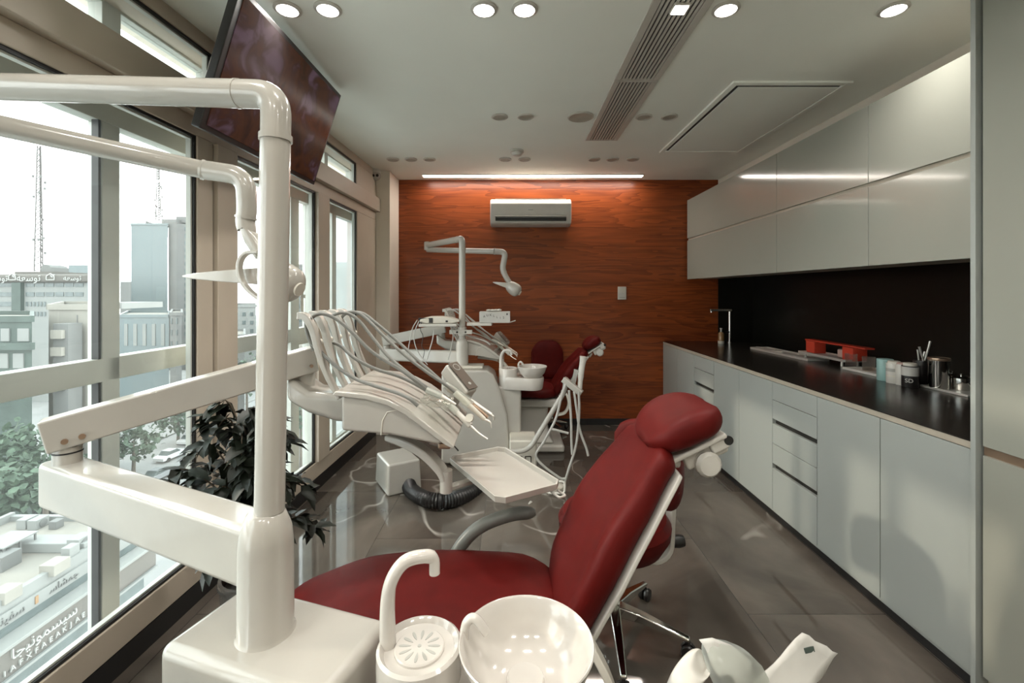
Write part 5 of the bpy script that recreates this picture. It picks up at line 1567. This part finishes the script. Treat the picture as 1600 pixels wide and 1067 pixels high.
# cars in the street
def car(label, px, py, m, rot):
    y = (CAMZ - GZ) * F / (py - CY); p = V(((px - CX) / F * y, y, GZ))
    t = thing('car', label, 'car', p, 'cars in the street')
    R = Matrix.Translation(p) @ Matrix.Rotation(rot, 4, 'Z')
    mx = R @ Matrix(((1, 0, 0, 0), (0, 0, 1, -.85), (0, 1, 0, 0), (0, 0, 0, 1)))
    MB().prism([(-2.2, .3), (-2.2, .75), (-1.9, .88), (-1.35, .92), (.9, .95), (2.0, .8), (2.2, .6), (2.2, .3)], mx, 1.7).build('body', m, t, bevel=.06)
    mx2 = R @ Matrix(((1, 0, 0, 0), (0, 0, 1, -.72), (0, 1, 0, 0), (0, 0, 0, 1)))
    MB().prism([(-1.5, .9), (-1.0, 1.38), (.2, 1.42), (.95, .92)], mx2, 1.44).build('cabin', 'b_win', t, bevel=.05)
    MB().obox(R @ Matrix.Translation((-.4, 0, 1.42)), 1.15, 1.3, .04).build('roof', m, t, bevel=.02)
    for sx in (-1.35, 1.35):
        for sy in (-.82, .82): MB().lathe([(.1, -.1), (.31, -.09), (.31, .09), (.1, .1)], R @ V((sx, sy, .31)), 16, (R.to_3x3() @ Matrix.Rotation(PI / 2, 3, 'X')).to_4x4()).build('wheel', 'tvblack', t)


car('white car on the street left of the window post', 268, 716, 'car', 1.45)
car('grey car parked along the street behind the lower arm', 248, 748, 'carg', 1.5)
car('second white car farther up the street', 300, 690, 'car', 1.5)
struct('kerb', MB().box(-58.5, -58.2, 10, 140, GZ, GZ + .2), 'b_white')
struct('pavement', MB().box(-44, -36, 26, 46, GZ, GZ + .12), 'b_white')

# ================================================================== light and camera
wd = bpy.data.worlds.new('hazy_sky'); SC.world = wd; wd.use_nodes = True
nt = wd.node_tree; N = nt.nodes.new; L = nt.links.new
bg = nt.nodes['Background']
tc = N('ShaderNodeTexCoord'); sx = N('ShaderNodeSeparateXYZ'); L(tc.outputs['Generated'], sx.inputs[0])
mr = N('ShaderNodeMapRange'); mr.inputs['From Min'].default_value = -.02; mr.inputs['From Max'].default_value = .7; L(sx.outputs['Z'], mr.inputs['Value'])
cr = N('ShaderNodeValToRGB')
cr.color_ramp.elements[0].color = (.90, .93, .93, 1); cr.color_ramp.elements[1].color = (.80, .90, .92, 1)
L(mr.outputs[0], cr.inputs['Fac']); L(cr.outputs['Color'], bg.inputs['Color'])
bg.inputs['Strength'].default_value = E_SKY
s = bpy.data.lights.new('sun', 'SUN'); s.energy = E_SUN; s.angle = math.radians(2.0); s.color = (1, .86, .70)
o = bpy.data.objects.new('sun', s); COL.objects.link(o)
o.rotation_euler = V((1, .04, -.44)).to_track_quat('-Z', 'Y').to_euler()

cam = bpy.data.cameras.new('camera'); co = bpy.data.objects.new('camera', cam); COL.objects.link(co)
cam.sensor_width = 36; cam.sensor_fit = 'HORIZONTAL'; cam.lens = F / 1600 * 36
cam.shift_x = (800 - CX) / 1600; cam.shift_y = -(533.5 - CY) / 1600
cam.clip_start = .02; cam.clip_end = 1000
co.location = (0, 0, CAMZ); co.rotation_euler = (PI / 2, 0, 0)
SC.camera = co
vs = SC.view_settings
vs.view_transform = 'Standard'; vs.look = 'None'; vs.gamma = 1; vs.use_curve_mapping = False
vs.exposure = EXPO
SC.cycles.use_denoising = True
SC.cycles.max_bounces = 10; SC.cycles.transparent_max_bounces = 24
SC.cycles.sample_clamp_indirect = 6
SC.cycles.caustics_reflective = False; SC.cycles.caustics_refractive = False
